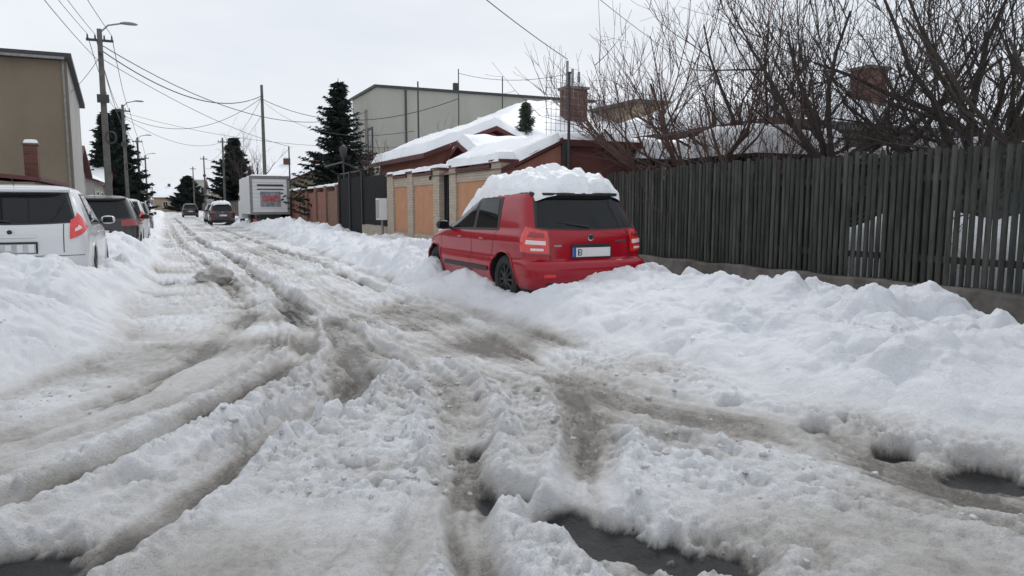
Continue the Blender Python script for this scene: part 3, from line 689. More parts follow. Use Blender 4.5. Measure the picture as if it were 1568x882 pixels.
o.snow('coping_snow',WX-0.05,WX+0.32,31,56,lambda x,y:2.28,0.08,0.12,0.1)
o.finish()
# ------------------------------------------------------------------ buildings
def windows(o,wall,a0,a1,fixed,z0,z1,n,w,fac=-1,frame='white'):
    for i in range(n):
        c=a0+(a1-a0)*(i+0.5)/n
        if wall=='y':
            o.box('window_frames',M[frame],c-w/2-0.07,c+w/2+0.07,fixed-0.05,fixed+0.02,z0-0.07,z1+0.07)
            o.box('windows',M['glass'],c-w/2,c-0.02,fixed-0.06,fixed-0.052,z0,z1);o.box('windows',M['glass'],c+0.02,c+w/2,fixed-0.06,fixed-0.052,z0,z1)
        else:
            s=fac
            o.box('window_frames',M[frame],min(fixed,fixed+s*0.05),max(fixed,fixed+s*0.05),c-w/2-0.07,c+w/2+0.07,z0-0.07,z1+0.07)
            xx=fixed+s*0.052;o.box('windows',M['glass'],min(xx,xx+s*0.008),max(xx,xx+s*0.008),c-w/2,c+w/2,z0,z1)
def gable(name,x0,x1,y0,y1,eave,ridge,axis,wall,trim='maroon',t=0.22,win=True,street=-1,step=0.35,apex=None,chim=True,oh=0.35):
    o=Obj(name,((x0+x1)/2,(y0+y1)/2,0));o.box('walls',M[wall],x0,x1,y0,y1,-0.2,eave)
    if axis=='y':
        xm=apex if apex else (x0+x1)/2
        o.add('walls',M[wall],[(x0,y0,eave),(x1,y0,eave),(xm,y0,ridge-0.05),(x0,y1,eave),(x1,y1,eave),(xm,y1,ridge-0.05)],[(0,1,2),(5,4,3)])
        def zf(x,y): return eave+(ridge-eave)*(1-(abs(x-xm)/((xm-x0) if x<xm else (x1-xm))))+0.0
        lo,hi=x0-oh,x1+oh
        for (a,b) in((lo,xm),(xm,hi)):
            za,zb=zf(a,0),zf(b,0)
            v=[(a,y0-oh,za),(b,y0-oh,zb),(b,y1+oh,zb),(a,y1+oh,za)];v2=[(p[0],p[1],p[2]+0.14) for p in v]
            o.add('roof',M[trim],v+v2,[(0,3,2,1),(4,5,6,7),(0,1,5,4),(1,2,6,5),(2,3,7,6),(3,0,4,7)])
    else:
        ym=apex if apex else (y0+y1)/2
        o.add('walls',M[wall],[(x0,y0,eave),(x0,y1,eave),(x0,ym,ridge-0.05),(x1,y0,eave),(x1,y1,eave),(x1,ym,ridge-0.05)],[(2,1,0),(3,4,5)])
        def zf(x,y): return eave+(ridge-eave)*(1-(abs(y-ym)/((ym-y0) if y<ym else (y1-ym))))
        for (a,b) in((y0-oh,ym),(ym,y1+oh)):
            za,zb=zf(0,a),zf(0,b)
            v=[(x0-oh,a,za),(x1+oh,a,za),(x1+oh,b,zb),(x0-oh,b,zb)];v2=[(p[0],p[1],p[2]+0.14) for p in v]
            o.add('roof',M[trim],v+v2,[(0,3,2,1),(4,5,6,7),(0,1,5,4),(1,2,6,5),(2,3,7,6),(3,0,4,7)])
    o.snow('roof_snow',x0-oh+0.04,x1+oh-0.04,y0-oh+0.04,y1+oh-0.04,lambda x,y:zf(x,y)+0.13,t,step,0.22,seed=int(abs(x0*7+y0))%50)
    if win:
        windows(o,'y',x0+0.5,x1-0.5,y0,1.2,min(2.3,eave-0.3),max(1,int((x1-x0)/3)),0.9)
        if street<0: windows(o,'x',y0+0.5,y1-0.5,x0,1.2,min(2.3,eave-0.3),max(1,int((y1-y0)/3)),1.0,-1)
        else: windows(o,'x',y0+0.5,y1-0.5,x1,1.2,min(2.3,eave-0.3),max(1,int((y1-y0)/3)),1.0,1)
    if chim:
        cx,cy=(x0*0.6+x1*0.4),(y0*0.5+y1*0.5);o.box('chimney',M['red_brick'],cx-0.3,cx+0.3,cy-0.3,cy+0.3,eave,ridge+0.9);o.snow('chimney_snow',cx-0.33,cx+0.33,cy-0.33,cy+0.33,lambda x,y:ridge+0.9,0.15,0.08,0.15)
    return o
def hip(name,x0,x1,y0,y1,eave,ridge,wall,t=0.28,step=0.22,run=5.0,trim='maroon'):
    o=Obj(name,((x0+x1)/2,(y0+y1)/2,0));o.box('walls',M[wall],x0+0.3,x1-0.3,y0+0.3,y1-0.3,-0.2,eave)
    ym=(y0+y1)/2;hv=[(x0,y0,eave),(x1,y0,eave),(x1,y1,eave),(x0,y1,eave),(x0+run,ym,ridge),(x1-run,ym,ridge)]
    o.add('roof',M[trim],hv,[(0,1,5,4),(1,2,5),(2,3,4,5),(3,0,4),(3,2,1,0)])
    o.box('fascia',M[trim],x0,x1,y0-0.06,y0-0.003,eave-0.2,eave+0.02);o.box('fascia',M[trim],x0-0.06,x0-0.003,y0,y1,eave-0.2,eave+0.02)
    R_=ridge-eave
    def hz(x,y): return max(eave-0.02,eave+0.03+min(R_,(x-x0)*R_/run,(x1-x)*R_/run,((y1-y0)/2-abs(y-ym))*R_/((y1-y0)/2)))
    o.snow('roof_snow',x0-0.05,x1+0.05,y0-0.05,y1+0.05,hz,t,step,0.3,seed=int(x0)+3)
    return o
o=Obj('garage_shed',(9,16,0))
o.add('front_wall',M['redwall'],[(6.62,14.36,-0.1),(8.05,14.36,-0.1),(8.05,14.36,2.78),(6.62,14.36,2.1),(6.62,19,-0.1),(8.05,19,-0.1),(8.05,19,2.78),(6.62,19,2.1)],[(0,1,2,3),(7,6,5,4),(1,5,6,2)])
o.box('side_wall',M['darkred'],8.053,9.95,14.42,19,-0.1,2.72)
o.box('fascia',M['maroon'],8.0,10.1,14.25,14.40,2.72,2.86);o.box('fascia',M['maroon'],9.953,10.1,14.403,19,2.72,2.86)
o.box('corner_post',M['darkgrey'],7.98,8.1,14.24,14.35,0,2.8)
o.add('slope_trim',M['maroon'],[(6.5,14.28,2.08),(8.0,14.28,2.79),(8.0,14.28,2.90),(6.5,14.28,2.19),(6.5,19,2.08),(8.0,19,2.79),(8.0,19,2.90),(6.5,19,2.19)],[(0,1,2,3),(3,2,6,7),(7,6,5,4)])
o.snow('roof_snow',6.9,8.0,14.27,19,lambda x,y:2.19+(x-6.5)*0.473,0.20,0.08,0.15)
o.snow('roof_snow',8.0,10.0,14.4,19,lambda x,y:2.84,0.22,0.1,0.15)
o.finish()
gable('red_roof_house',7.6,11.6,22,28,3.0,3.8,'y','redwall',apex=9.7,t=0.28,win=False,step=0.2,chim=False).finish()
gable('low_red_house',8.3,11.8,19.6,21.6,2.7,3.15,'x','redwall',t=0.28,win=False,step=0.15,chim=False).finish()
o=hip('snowy_roof_house',10,24,24,36,3.6,5.8,'greywall',t=0.30,run=5)
o.box('chimney',M['red_brick'],15.05,15.95,26.5,27.2,4.3,6.15);o.box('chimney_cap',M['concrete'],14.98,16.02,26.43,27.27,6.153,6.25)
for i,(x,h) in enumerate(((15.2,7.3),(15.45,7.0),(15.75,6.9))): o.tube('chimney_pipes',M['galv'],[(x,26.85,6.2),(x,26.85,h)],0.06,8)
o.snow('chimney_snow',15.4,16.0,26.5,27.2,lambda x,y:6.25,0.15,0.08,0.15)
o.finish()
o=Obj('flat_roof_building',(22,51,0));o.box('walls',M['palewall'],12.95,44,48.3,55,-0.2,9.15)
o.box('parapet_trim',M['darkgrey'],12.8,44.2,48.15,55.2,9.153,9.32)
for (a,b) in((49.3,50.6),(51.6,53.4)):
    o.box('window_recess',M['darkgrey'],12.90,12.948,a,b,3.6,6.7);o.box('windows',M['glass'],12.88,12.898,a+0.1,b-0.1,3.8,6.5)
o.box('pilaster',M['palewall'],12.75,12.947,50.75,51.45,-0.1,8.0);o.box('downpipe',M['darkgrey'],14.9,15.0,48.2,48.298,0,9.1)
o.box('roof_door',M['white'],20.1,21.0,48.24,48.298,5.6,7.6);o.box('roof_vent',M['darkgrey'],18.7,19.0,49,49.3,9.323,9.95)
for x in(26,34): o.box('window_frames',M['white'],x,x+1.2,48.24,48.298,5.8,7.2);o.box('windows',M['glass'],x+0.06,x+1.14,48.225,48.238,5.86,7.14)
o.tube('roof_mast',M['wire'],[(21.9,47.9,3),(21.9,47.9,10.4)],0.04,6)
o.finish()
o=Obj('beige_house',(20,29,0));o.box('walls',M['beige'],17.4,24.2,25,31,-0.2,5.5);o.box('cornice',M['concrete'],17.2,24.4,24.8,31.2,5.503,5.65)
windows(o,'y',18,23.6,25,3.6,4.7,3,0.8,frame='darkgrey');o.snow('roof_snow',17.25,24.35,24.85,31.15,lambda x,y:5.65,0.32,0.25,0.3);o.finish()
o=hip('snowy_roof_cottage',15.2,34,15.4,23.6,3.8,5.35,'darkgrey',t=0.48,run=3.0,trim='darkgrey')
o.box('chimney',M['red_brick'],19.5,20.3,15.9,16.6,4.0,5.55);o.box('chimney_cap',M['concrete'],19.42,20.38,15.83,16.67,5.553,5.64);o.snow('chimney_snow',19.45,20.35,15.85,16.65,lambda x,y:5.64,0.1,0.08,0.15)
windows(o,'y',17,33,15.7,1.6,2.8,5,1.0)
o.finish()
o=Obj('green_shed',(11,15,0));o.box('walls',M['greenshed'],10.2,12.2,14.6,17,-0.1,2.45);o.box('roof',M['darkgrey'],10.05,12.35,14.4,17.2,2.453,2.55)
o.box('post',M['white'],10.9,10.96,14.5,14.56,0,2.45);o.snow('roof_snow',10.05,12.4,14.35,17.2,lambda x,y:2.54+0.06*(y-14.4),0.45,0.08,0.28,seed=21);o.finish()
o=Obj('garden_shed',(12.2,12,0));o.box('walls',M['greenshed'],11.2,13.4,11.7,13.5,-0.1,2.42);o.box('roof',M['darkgrey'],10.95,13.6,11.5,13.7,2.423,2.52)
o.snow('roof_snow',10.9,13.65,11.45,13.7,lambda x,y:2.51,0.55,0.08,0.3,seed=33);o.finish()
o=Obj('lean_to_roof',(14,9,0));o.box('walls',M['greenshed'],13.0,16.5,8.2,11,-0.1,2.25);o.box('roof',M['darkgrey'],12.8,16.7,8.0,11.2,2.253,2.35);o.snow('roof_snow',12.9,16.7,8.1,11.2,lambda x,y:2.34,0.28,0.1,0.2,seed=5);o.finish()
o=Obj('rebar_lattice',(8.9,15,2.8))
for i in range(17):
    x=7.85+i*0.13;o.tube('bars',M['galv'],[(x,14.8+0.02*i,2.8),(x+random.uniform(-.02,.02),14.8+0.02*i,4.35-0.045*i+random.uniform(-.08,.1))],0.006,4)
for k in range(9):
    z=2.95+k*0.155;o.tube('bars',M['galv'],[(7.8,14.78,z),(7.8+2.2*(1 if k<5 else 0.75-0.1*(k-5)),15.1,z)],0.005,4)
o.finish()
o=Obj('iron_post',(8.0,14.1,0));o.tube('post',M['darkgrey'],[(8.06,14.15,0),(8.06,14.15,4.25)],0.035,8);o.tube('cap',M['darkgrey'],[(8.06,14.15,4.25),(8.06,14.15,4.28)],0.05,8);o.finish()
o=Obj('tan_building',(-9,39,0))
zt=lambda y:7.5-(y-36.9)*0.30
x0,x1,y0,y1=-20,-3.45,36.9,41.2
v=[(x0,y0,-.2),(x1,y0,-.2),(x1,y1,-.2),(x0,y1,-.2),(x0,y0,zt(y0)),(x1,y0,zt(y0)),(x1,y1,zt(y1)),(x0,y1,zt(y1))]
o.add('walls',M['tan'],v,[(0,1,5,4),(4,5,6,7),(2,3,7,6),(3,0,4,7)])
o.add('lit_street_wall',M['greywall'],v,[(1,2,6,5)])  # paler grey than the front: brighter light on this side put into the colour
a,b=y0-0.3,y1+0.4
v=[(x0,a,zt(a)+.003),(x1+0.2,a,zt(a)+.003),(x1+0.2,b,zt(b)+.003),(x0,b,zt(b)+.003)];v+= [(p[0],p[1],p[2]+0.2) for p in v]
o.add('roof',M['darkgrey'],v,[(0,3,2,1),(4,5,6,7),(0,1,5,4),(1,2,6,5),(2,3,7,6),(3,0,4,7)])
o.box('gutter',M['galv'],-20,-3.5,36.45,36.59,7.5,7.6);o.tube('downpipe',M['galv'],[(-3.6,36.82,0),(-3.6,36.82,7.5)],0.05,8)
o.finish()
o=Obj('annex_house',(-7,28,0));o.box('walls',M['beige'],-14,-3.4,25.5,32,-0.1,2.1)
o.add('roof',M['maroon'],[(-14,25.2,3.1),(-3.2,25.2,2.12),(-3.2,32.3,2.12),(-14,32.3,3.1),(-14,25.2,3.22),(-3.2,25.2,2.23),(-3.2,32.3,2.23),(-14,32.3,3.22)],[(0,3,2,1),(4,5,6,7),(0,1,5,4),(1,2,6,5),(2,3,7,6),(3,0,4,7)])
o.box('chimney',M['red_brick'],-3.78,-3.42,26.6,26.96,2.2,3.25);o.box('chimney_cap',M['concrete'],-3.82,-3.38,26.56,27.0,3.253,3.30);o.snow('chimney_snow',-3.80,-3.40,26.58,26.98,lambda x,y:3.3,0.12,0.05,0.15)
o.finish()
gable('grey_house',-12,-4.2,44,51,3.2,4.6,'x','greywall',street=1).finish()
gable('white_house',-12,-4.0,54,62,3.0,4.4,'y','palewall',street=1).finish()
gable('beige_cottage',-12,-4.0,66,75,3.0,4.6,'x','beige',street=1,step=0.6).finish()
gable('grey_cottage',-12,-4.0,88,98,3.0,4.6,'y','greywall',street=1,step=0.8).finish()
gable('white_cottage',-12,-3.5,108,120,3.2,5,'x','palewall',street=1,step=0.8).finish()
gable('brick_cottage',-13,-3.2,135,150,3.2,5.2,'y','redwall',street=1,step=1).finish()
gable('beige_roadside_house',8.5,16,57,66,3.2,4.8,'y','beige',step=0.5).finish()
gable('grey_roadside_house',8.0,16,70,82,3.4,5.2,'x','greywall',step=0.7).finish()
gable('red_roadside_house',7.2,15,96,108,3.2,5,'y','redwall',step=0.8).finish()
gable('white_roadside_house',6.5,15,120,134,3.4,5.4,'x','palewall',step=1).finish()
gable('far_house',-2,6,178,190,3.2,5.5,'x','beige',step=1).finish()
gable('far_grey_house',-14,-4,182,196,3.4,6,'y','greywall',step=1).finish()
o=Obj('apartment_block',(10,222,0));o.box('walls',M['palewall'],7,13,220,230,0,8.2);
for k in range(2): windows(o,'y',7.3,12.7,220,1.5+k*3.3,3.2+k*3.3,3,1.2,frame='greywall')
o.box('parapet',M['greywall'],6.8,13.2,219.8,230.2,8.203,8.6);o.finish()
o=Obj('street_side_fence',(-3.5,70,0));yy=42.5
while yy<150:
    o.box('panels_a' if int(yy/9)%2 else 'panels_b',M['greenshed'] if int(yy/9)%2 else M['concrete'],-3.55,-3.45,yy,yy+2.8,-0.1,1.7);o.box('posts',M['concrete'],-3.6,-3.4,yy+2.803,yy+2.997,-0.1,1.85);yy+=3
o.finish()
o=Obj('roadside_wall',(6.7,90,0));yy=56.5
while yy<150:
    o.box('panels_a' if int(yy/9)%2 else 'panels_b',M['brown_brick'] if int(yy/9)%2 else M['concrete'],6.6,6.75,yy,yy+2.8,-0.1,1.8);o.box('posts',M['concrete'],6.55,6.8,yy+2.803,yy+2.997,-0.1,1.95);yy+=3
o.finish()
# ------------------------------------------------------------------ truck
o=Obj('white_box_truck',(5.35,46,0));W_=M['white']
o.box('cargo_box',W_,4.32,6.42,43.1,49.2,0.95,3.05)
for (a,b,c,d) in((4.30,4.42,0.93,3.07),(6.32,6.44,0.93,3.07)): o.box('rear_frame',M['galv'],a,b,43.0,43.097,c,d)
o.box('rear_frame',M['galv'],4.423,6.317,43.0,43.097,2.93,3.07);o.box('rear_frame',M['galv'],4.423,6.317,43.0,43.097,0.93,1.05)
for k in range(9): o.box('roller_door',W_,4.45,6.3,43.04,43.09,1.06+k*0.205,1.06+k*0.205+0.19)
o.box('decal',M['decal_blue'],4.85,5.95,43.02,43.038,1.35,2.2);o.box('decal_inner',M['decal_red'],4.95,5.85,43.01,43.018,1.65,1.98);o.box('decal_band',M['darkgrey'],4.7,6.1,43.02,43.038,2.5,2.6);o.box('decal_band',M['darkgrey'],4.7,6.1,43.02,43.038,2.3,2.36)
o.box('tail_bar',M['darkgrey'],4.4,6.35,42.95,43.05,0.55,0.7);o.box('chassis',M['black'],4.8,5.95,43.1,51.2,0.6,0.93)
o.box('tail_lamps',M['lamp_red'],4.42,4.62,42.93,42.948,0.58,0.68);o.box('tail_lamps',M['lamp_red'],6.13,6.33,42.93,42.948,0.58,0.68)
o.add('cab',W_,[(4.4,49.4,0.6),(6.35,49.4,0.6),(6.35,51.4,0.6),(4.4,51.4,0.6),(4.4,49.4,2.5),(6.35,49.4,2.5),(6.3,50.7,2.5),(4.45,50.7,2.5),(4.4,51.35,1.5),(6.35,51.35,1.5)],[(0,3,2,1),(0,1,5,4),(4,5,6,7),(7,6,9,8),(8,9,2,3),(0,4,7,8,3),(1,2,9,6,5)])
o.box('cab_windows',M['glass'],4.385,4.397,49.9,50.7,1.5,2.2)
for wy in(44.6,50.4):
    for x in(4.42,6.1): o.tube('wheels',M['asph'],[(x,wy,0.48),(x+0.24,wy,0.48)],0.42,20);o.tube('hubs',M['rim2'],[(x-0.01,wy,0.48),(x+0.25,wy,0.48)],0.2,12)
o.snow('roof_snow',4.35,6.4,43.15,49.2,lambda x,y:3.05,0.08,0.15,0.15);o.finish()
# ------------------------------------------------------------------ poles and wires
def pole(name,x,y,h,r=0.13,lamp=False,lean=0,arms=True,mat_='polec'):
    o=Obj(name,(x,y,0));tx=x+lean
    o.tube('pole',M[mat_],[(x,y,-0.1),((x+tx)/2,y,h/2),(tx,y,h)],[r,r*0.82,r*0.62],10)
    if arms:
        o.box('crossarm',M['darkgrey'],tx-0.45,tx+0.45,y-0.05,y+0.05,h-0.45,h-0.37);o.box('crossarm',M['darkgrey'],tx-0.05,tx+0.05,y-0.35,y+0.35,h-0.95,h-0.88)
        for dx in(-0.4,-0.15,0.15,0.4): o.tube('insulators',M['darkgrey'],[(tx+dx,y,h-0.37),(tx+dx,y,h-0.22)],[0.035,0.025],7)
        o.tube('cable_coil',M['wire'],[(tx+0.18+0.18*math.cos(t/12*6.28),y-0.1,h*0.5+0.22*math.sin(t/12*6.28)) for t in range(13)],0.03,5)
        o.box('junction_box',M['darkgrey'],tx-0.2,tx+0.2,y-0.2,y-0.09,h*0.66,h*0.66+0.3)
    if lamp:
        o.tube('lamp_arm',M['galv'],[(tx,y,h-0.5),(tx+0.05,y,h-0.1),(tx+0.3,y-0.05,h+0.15),(tx+0.75,y-0.1,h+0.25)],0.03,7)
        v=[];hx,hy,hz_=tx+1.0,y-0.12,h+0.26
        for p in iv: v.append((hx+p[0]*0.32,hy+p[1]*0.12,hz_+max(p[2],-0.5)*0.07))
        o.add('lamp_head',M['galv'],v,ifc.tolist(),True)
    o.finish()
PX=-1.88
pole('street_lamp',PX,32,7.95,0.14,True,0.0)
pole('street_lamp',-2.2,56,8.1,0.13,True)
pole('street_lamp',-2.1,82,8.1,0.14,True)
pole('street_lamp',-2.0,110,8.1,0.14,True)
pole('utility_pole',6.15,51.5,9.3,0.14,arms=False)
pole('utility_pole',5.6,80,8.2,0.13);pole('utility_pole',5.2,110,8.2,0.13);pole('utility_pole',4.8,140,8.2,0.13)
pole('steel_pole',9.5,29,6.4,0.05,arms=False,mat_='darkgrey');pole('steel_pole',7.0,46.5,5.0,0.06,arms=False,mat_='darkgrey')
pole('steel_pole',13.2,34,8.0,0.04,arms=False,mat_='darkgrey')
o=Obj('garden_lamp',(7.3,33,0));o.tube('post',M['darkgrey'],[(7.3,33,0),(7.3,33,3.5)],0.04,7);o.tube('head',M['darkgrey'],[(7.3,33,3.5),(7.3,33,3.65),(7.3,33,3.95),(7.3,33,4.1)],[0.06,0.14,0.18,0.03],8);o.finish()
o=Obj('overhead_wires',(0,40,8))
def wire(a,b,sag,r=0.014,n=22):
    a=Vector(a);b=Vector(b);o.tube('cables',M['wire'],[a.lerp(b,t/n)-Vector((0,0,sag*4*(t/n)*(1-t/n))) for t in range(n+1)],r,4)
for dx,dz in((-0.4,0),(-0.15,0),(0.4,0),(0.05,-1.1)):
    z=7.75+dz
    wire((PX+dx,32,z),(-3.4+dx,-6,z+0.3),0.7,0.010)
    wire((PX+dx,32,z),(-2.2+dx,56,z),0.5+0.1*dz,0.012);wire((-2.2+dx,56,z),(-2.1+dx,82,z),0.6,0.014);wire((-2.1+dx,82,z),(-2.0+dx,110,z),0.6,0.016)
    if dx>0: wire((5.6+dx,80,z),(5.2+dx,110,z),0.7,0.018);wire((6.15,51.5,z+0.8),(5.6+dx,80,z),0.6,0.015)
wire((PX,32,7.2),(6.15,51.5,8.6),1.1,0.026);wire((PX,32,7.4),(12.4,48.5,7.6),1.6,0.016);wire((6.15,51.5,8.4),(13.2,34,6.6),1.2,0.018);wire((6.15,51.5,8.3),(7.7,24,3.9),0.9,0.010)
wire((PX,32,6.9),(7.0,46.5,5),0.4,0.011);wire((-2.2,56,7.4),(6.15,51.5,8.5),1.4,0.015);wire((-2.2,56,7.3),(5.6,80,7.8),1.0,0.015)
wire((PX,32,7.0),(-3.45,38,6.4),0.1,0.012);wire((-2.2,56,7.6),(16,40,5),1.0,0.010)
wire((-6.6,3.6,8.2),(15.3,27,7.4),0.5,0.015);wire((-6.6,5,9.3),(19,25,7.6),0.5,0.010)
wire((13.2,34,7.8),(15.3,26.8,6.8),0.3,0.010)
o.finish()
# ------------------------------------------------------------------ bare trees
def rv(s=1): return Vector((random.gauss(0,s),random.gauss(0,s),random.gauss(0,s)))
def bare_tree(name,x,y,z,h,m,seed,limbs=6,spread=0.9,trunk=0.7,r0=0.10,whips=8,sub=6,lean=(0,0),el0=0.5):
    random.seed(seed);o=Obj(name,(x,y,z))
    def br(p,d,L,r,lev,up):
        n=5 if lev<2 else 4;pts=[p.copy()];rad=[r];dd=d.normalized()
        for i in range(n):
            dd=(dd+rv(0.13 if lev<3 else 0.08)+Vector((0,0,up))).normalized();p=p+dd*(L/n);pts.append(p.copy());rad.append(max(0.0035,r*(1-0.72*(i+1)/n)))
        o.tube('branches' if lev else 'trunk',m,pts,rad,7 if lev==0 else (6 if lev==1 else (4 if lev==2 else 3)),True,False)
        return pts,rad,dd
    p0=Vector((x,y,z));tp,tr_,d=br(p0,Vector((lean[0],lean[1],1)),trunk,r0,0,0)
    for i in range(limbs):
        a=2*math.pi*(i+random.random()*0.6)/limbs;q=tp[-1-(i%3)];el=random.uniform(el0,el0+0.8)
        d1=Vector((math.cos(a)*spread,math.sin(a)*spread,el))
        L1=h*random.uniform(0.42,0.65);p1,r1,_=br(q,d1,L1,r0*random.uniform(0.5,0.7),1,0.07)
        for j in range(sub):
            k=1+int(random.random()*4.9);q2=p1[k].lerp(p1[k-1],random.random());d2=(p1[k]-p1[k-1]).normalized()+rv(0.55)+Vector((0,0,0.3))
            L2=h*random.uniform(0.22,0.42);p2,r2,_=br(q2,d2,L2,max(0.012,r1[k]*0.6),2,0.10)
            for w in range(whips):
                k=1+int(random.random()*3.9);q3=p2[k].lerp(p2[k-1],random.random());d3=(p2[k]-p2[k-1]).normalized()*0.6+rv(0.45)+Vector((0,0,0.45))
                L3=h*random.uniform(0.10,0.28);p3,r3,_=br(q3,d3,L3,0.0085,3,0.07)
                for t in range(2):
                    k=1+int(random.random()*2.9);br(p3[k],(p3[k]-p3[k-1]).normalized()+rv(0.5),h*random.uniform(0.04,0.12),0.005,4,0.03)
    o.finish()
bare_tree('bare_fruit_tree',10.2,12.3,0.3,5.9,M['bark_red'],3,limbs=9,spread=1.5,trunk=1.6,r0=0.12,whips=8,sub=8,el0=0.3)
bare_tree('bare_fruit_tree',11.3,9.5,0.3,5.6,M['bark_dark'],5,limbs=7,spread=1.1,trunk=1.9,r0=0.12,whips=7,sub=7)
bare_tree('bare_fruit_tree',11.2,7.0,0.3,5.6,M['bark_dark'],8,limbs=8,spread=1.15,trunk=1.8,r0=0.13,whips=7,sub=8)
bare_tree('bare_fruit_tree',12.6,12.6,0.3,6.6,M['bark_dark'],11,limbs=7,spread=1.1,trunk=1.7,r0=0.10,whips=7,sub=7)
bare_tree('bare_fruit_tree',13.6,8.3,0.3,7.0,M['bark_dark'],14,limbs=8,spread=1.1,trunk=2.0,r0=0.12,whips=7,sub=7)
bare_tree('bare_fruit_tree',10.3,5.0,0.3,5.2,M['bark_dark'],17,limbs=7,spread=0.9,trunk=1.7,r0=0.10,whips=7,sub=6)
bare_tree('bare_shrub',9.9,10.4,0.3,3.6,M['bark_red'],21,limbs=6,spread=0.8,trunk=0.9,r0=0.05,whips=5,sub=4)
bare_tree('bare_shrub',8.9,27.5,0.2,4.3,M['bark_red'],23,limbs=8,spread=0.8,trunk=0.8,r0=0.06,whips=6,sub=5)
bare_tree('bare_shrub',8.4,31.5,0.2,4.0,M['bark_red'],25,limbs=7,spread=0.8,trunk=0.8,r0=0.06,whips=5,sub=5)
bare_tree('bare_street_tree',7.4,70,0.2,7.5,M['bark_dark'],29,limbs=7,spread=0.7,trunk=2,r0=0.12,whips=5,sub=5)
# ------------------------------------------------------------------ conifers
def conifer(name,x,y,h,R,seed,m='needles',z=0.0,dens=1.0,leaf=0.17,base=0.12):
    rs=random.Random(seed);o=Obj(name,(x,y,z));o.tube('trunk',M['bark_dark'],[(x,y,z),(x,y,z+h*0.5),(x,y,z+h)],[0.16,0.09,0.015],7)
    V=[];F=[];zz=z+h*base
    while zz<z+h*0.985:
        f=(zz-z)/h;rr=R*(1-f)**0.85*(1-0.25*max(0,0.2-f)/0.2)*rs.uniform(0.72,1.18)+0.06
        nb=int((6+8*(1-f))*dens);a0=rs.random()*6.28
        for b in range(nb):
            a=a0+6.283*b/nb+rs.uniform(-0.3,0.3);L=rr*rs.choice([0.5,0.7,0.9,1.0,1.05,1.3]);dx,dy=math.cos(a),math.sin(a);dr=rs.uniform(0.10,0.40)
            nt_=int(6+L*10)
            for t in range(nt_):
                s=0.08+0.92*(t+rs.random())/nt_;px=x+dx*L*s;py=y+dy*L*s;pz=zz-dr*L*s+0.28*L*s*s*1.2+rs.uniform(-0.05,0.05)
                wl=leaf*(1.3-0.6*s)
                for q in range(2):
                    sa=a+rs.choice([-1,1])*rs.uniform(0.2,1.1);ex,ey=math.cos(sa),math.sin(sa);ez=rs.uniform(-0.6,0.15);ln=wl*rs.uniform(0.9,1.9);wd=wl*0.24
                    k=len(V);V+= [(px-ey*wd,py+ex*wd,pz),(px+ey*wd,py-ex*wd,pz-0.02),(px+ex*ln,py+ey*ln,pz+ez*ln)];F.append((k,k+1,k+2))
                    V+=[(px,py,pz+wd),(px,py,pz-wd*1.6),(px+ex*ln,py+ey*ln,pz+ez*ln-0.03)];F.append((k+3,k+4,k+5))
        zz+=h*0.022*(1.15-0.5*f)+0.03
    o.add('needles',M[m],V,F);o.finish()
conifer('spruce_tree',8.35,38.5,7.9,2.85,1,leaf=0.18)
conifer('spruce_tree',7.4,89,9.2,3.9,2,leaf=0.38,dens=0.7)
conifer('spruce_tree',-4.1,70,9.3,2.3,3,leaf=0.3,dens=0.8)
conifer('spruce_tree',-3.7,82,11.0,3.2,4,leaf=0.34,dens=0.8)
conifer('spruce_tree',-4.6,76,8.6,2.4,6,leaf=0.32,dens=0.7)
conifer('spruce_tree',4.4,160,7.5,4.2,5,leaf=0.6,dens=0.6)
conifer('small_spruce_tree',12.2,24.6,5.3,0.95,7,m='needles2',leaf=0.12,dens=0.8,base=0.3)
o=Obj('distant_trees',(0,240,0));V=[];F=[];rs=random.Random(4)
aa=[rs.uniform(-260,260) for i in range(14000)];hn=4*vnoise(np.array(aa)*0.06,np.ones(14000),3)
for i in range(14000):
    a=aa[i];y=300+rs.uniform(-20,30);hh=5+float(hn[i]);z=rs.uniform(0,1)**0.8*hh;s=rs.uniform(0.5,1.2);k=len(V)
    t=rs.uniform(0,6.28);V+=[(a,y,z),(a+s*math.cos(t),y+rs.uniform(-1,1),z+s*math.sin(t)),(a+s*math.cos(t+1.3),y,z+s*math.sin(t+1.3))];F.append((k,k+1,k+2))
M['far']=mat('far_twigs',(0.16,0.16,0.165),0.9,(0.24,0.24,0.25),0.2);o.add('crowns',M['far'],V,F);o.finish()
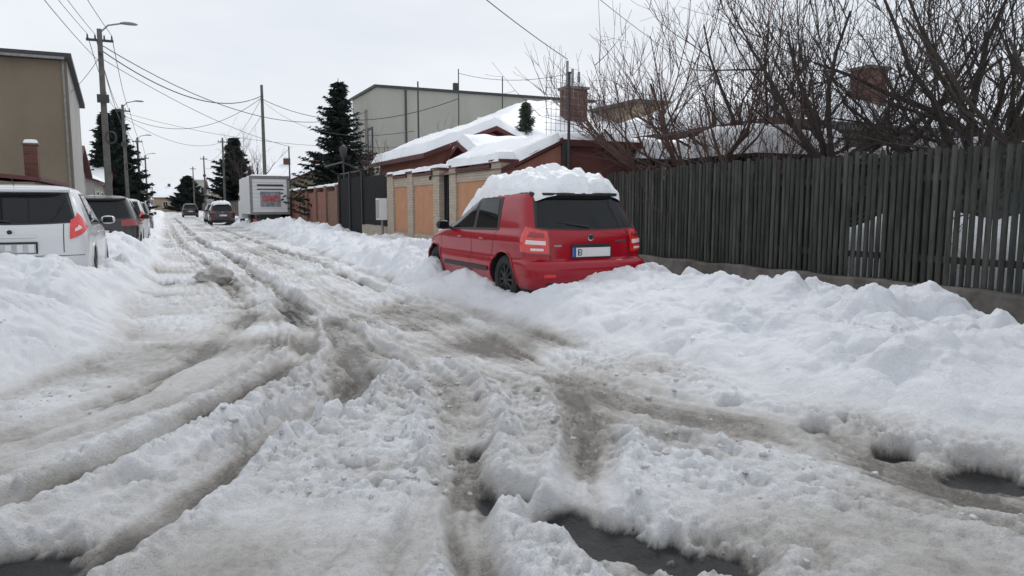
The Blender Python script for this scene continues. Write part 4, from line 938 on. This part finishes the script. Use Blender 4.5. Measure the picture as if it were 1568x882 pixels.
# ------------------------------------------------------------------ world, sun, camera
w=bpy.data.worlds.new('World');scene.world=w;w.use_nodes=True;N=w.node_tree.nodes;L=w.node_tree.links;bg=N['Background']
el,az=math.radians(38),math.radians(35)
sky=N.new('ShaderNodeTexSky');sky.sky_type='NISHITA';sky.sun_disc=False;sky.sun_elevation=el;sky.sun_rotation=az
tc=N.new('ShaderNodeTexCoord');mp=N.new('ShaderNodeMapping');mp.inputs['Scale'].default_value=(1,1,3.5);L.new(tc.outputs['Generated'],mp.inputs[0])
no=N.new('ShaderNodeTexNoise');no.inputs['Scale'].default_value=1.8;no.inputs['Detail'].default_value=6;no.inputs['Roughness'].default_value=0.55;L.new(mp.outputs[0],no.inputs['Vector'])
r=N.new('ShaderNodeValToRGB');r.color_ramp.elements[0].position=0.3;r.color_ramp.elements[1].position=0.7
r.color_ramp.elements[0].color=(0.73,0.775,0.85,1);r.color_ramp.elements[1].color=(0.91,0.94,0.985,1);L.new(no.outputs['Fac'],r.inputs[0])
sc_=N.new('ShaderNodeVectorMath');sc_.operation='SCALE';sc_.inputs['Scale'].default_value=10.0;L.new(r.outputs[0],sc_.inputs[0])
mx=N.new('ShaderNodeMixRGB');mx.inputs[0].default_value=0.95;L.new(sky.outputs[0],mx.inputs[1]);L.new(sc_.outputs[0],mx.inputs[2])
L.new(mx.outputs[0],bg.inputs['Color']);bg.inputs['Strength'].default_value=0.1
sd=bpy.data.lights.new('sun','SUN');sd.energy=1.2;sd.angle=math.radians(13);sd.color=(1,0.99,0.97)
so=bpy.data.objects.new('sun',sd);COL.objects.link(so)
dv=Vector((math.sin(az)*math.cos(el),math.cos(az)*math.cos(el),math.sin(el)));so.rotation_euler=dv.to_track_quat('Z','Y').to_euler();so.location=(20,30,40)
cam=bpy.data.cameras.new('camera');co=bpy.data.objects.new('camera',cam);COL.objects.link(co)
cam.sensor_width=36;cam.lens=25.7;cam.clip_end=2000;cam.clip_start=0.05
co.location=(0,0,1.4);co.rotation_euler=(math.radians(90-6.4),0,math.radians(-25.3));scene.camera=co
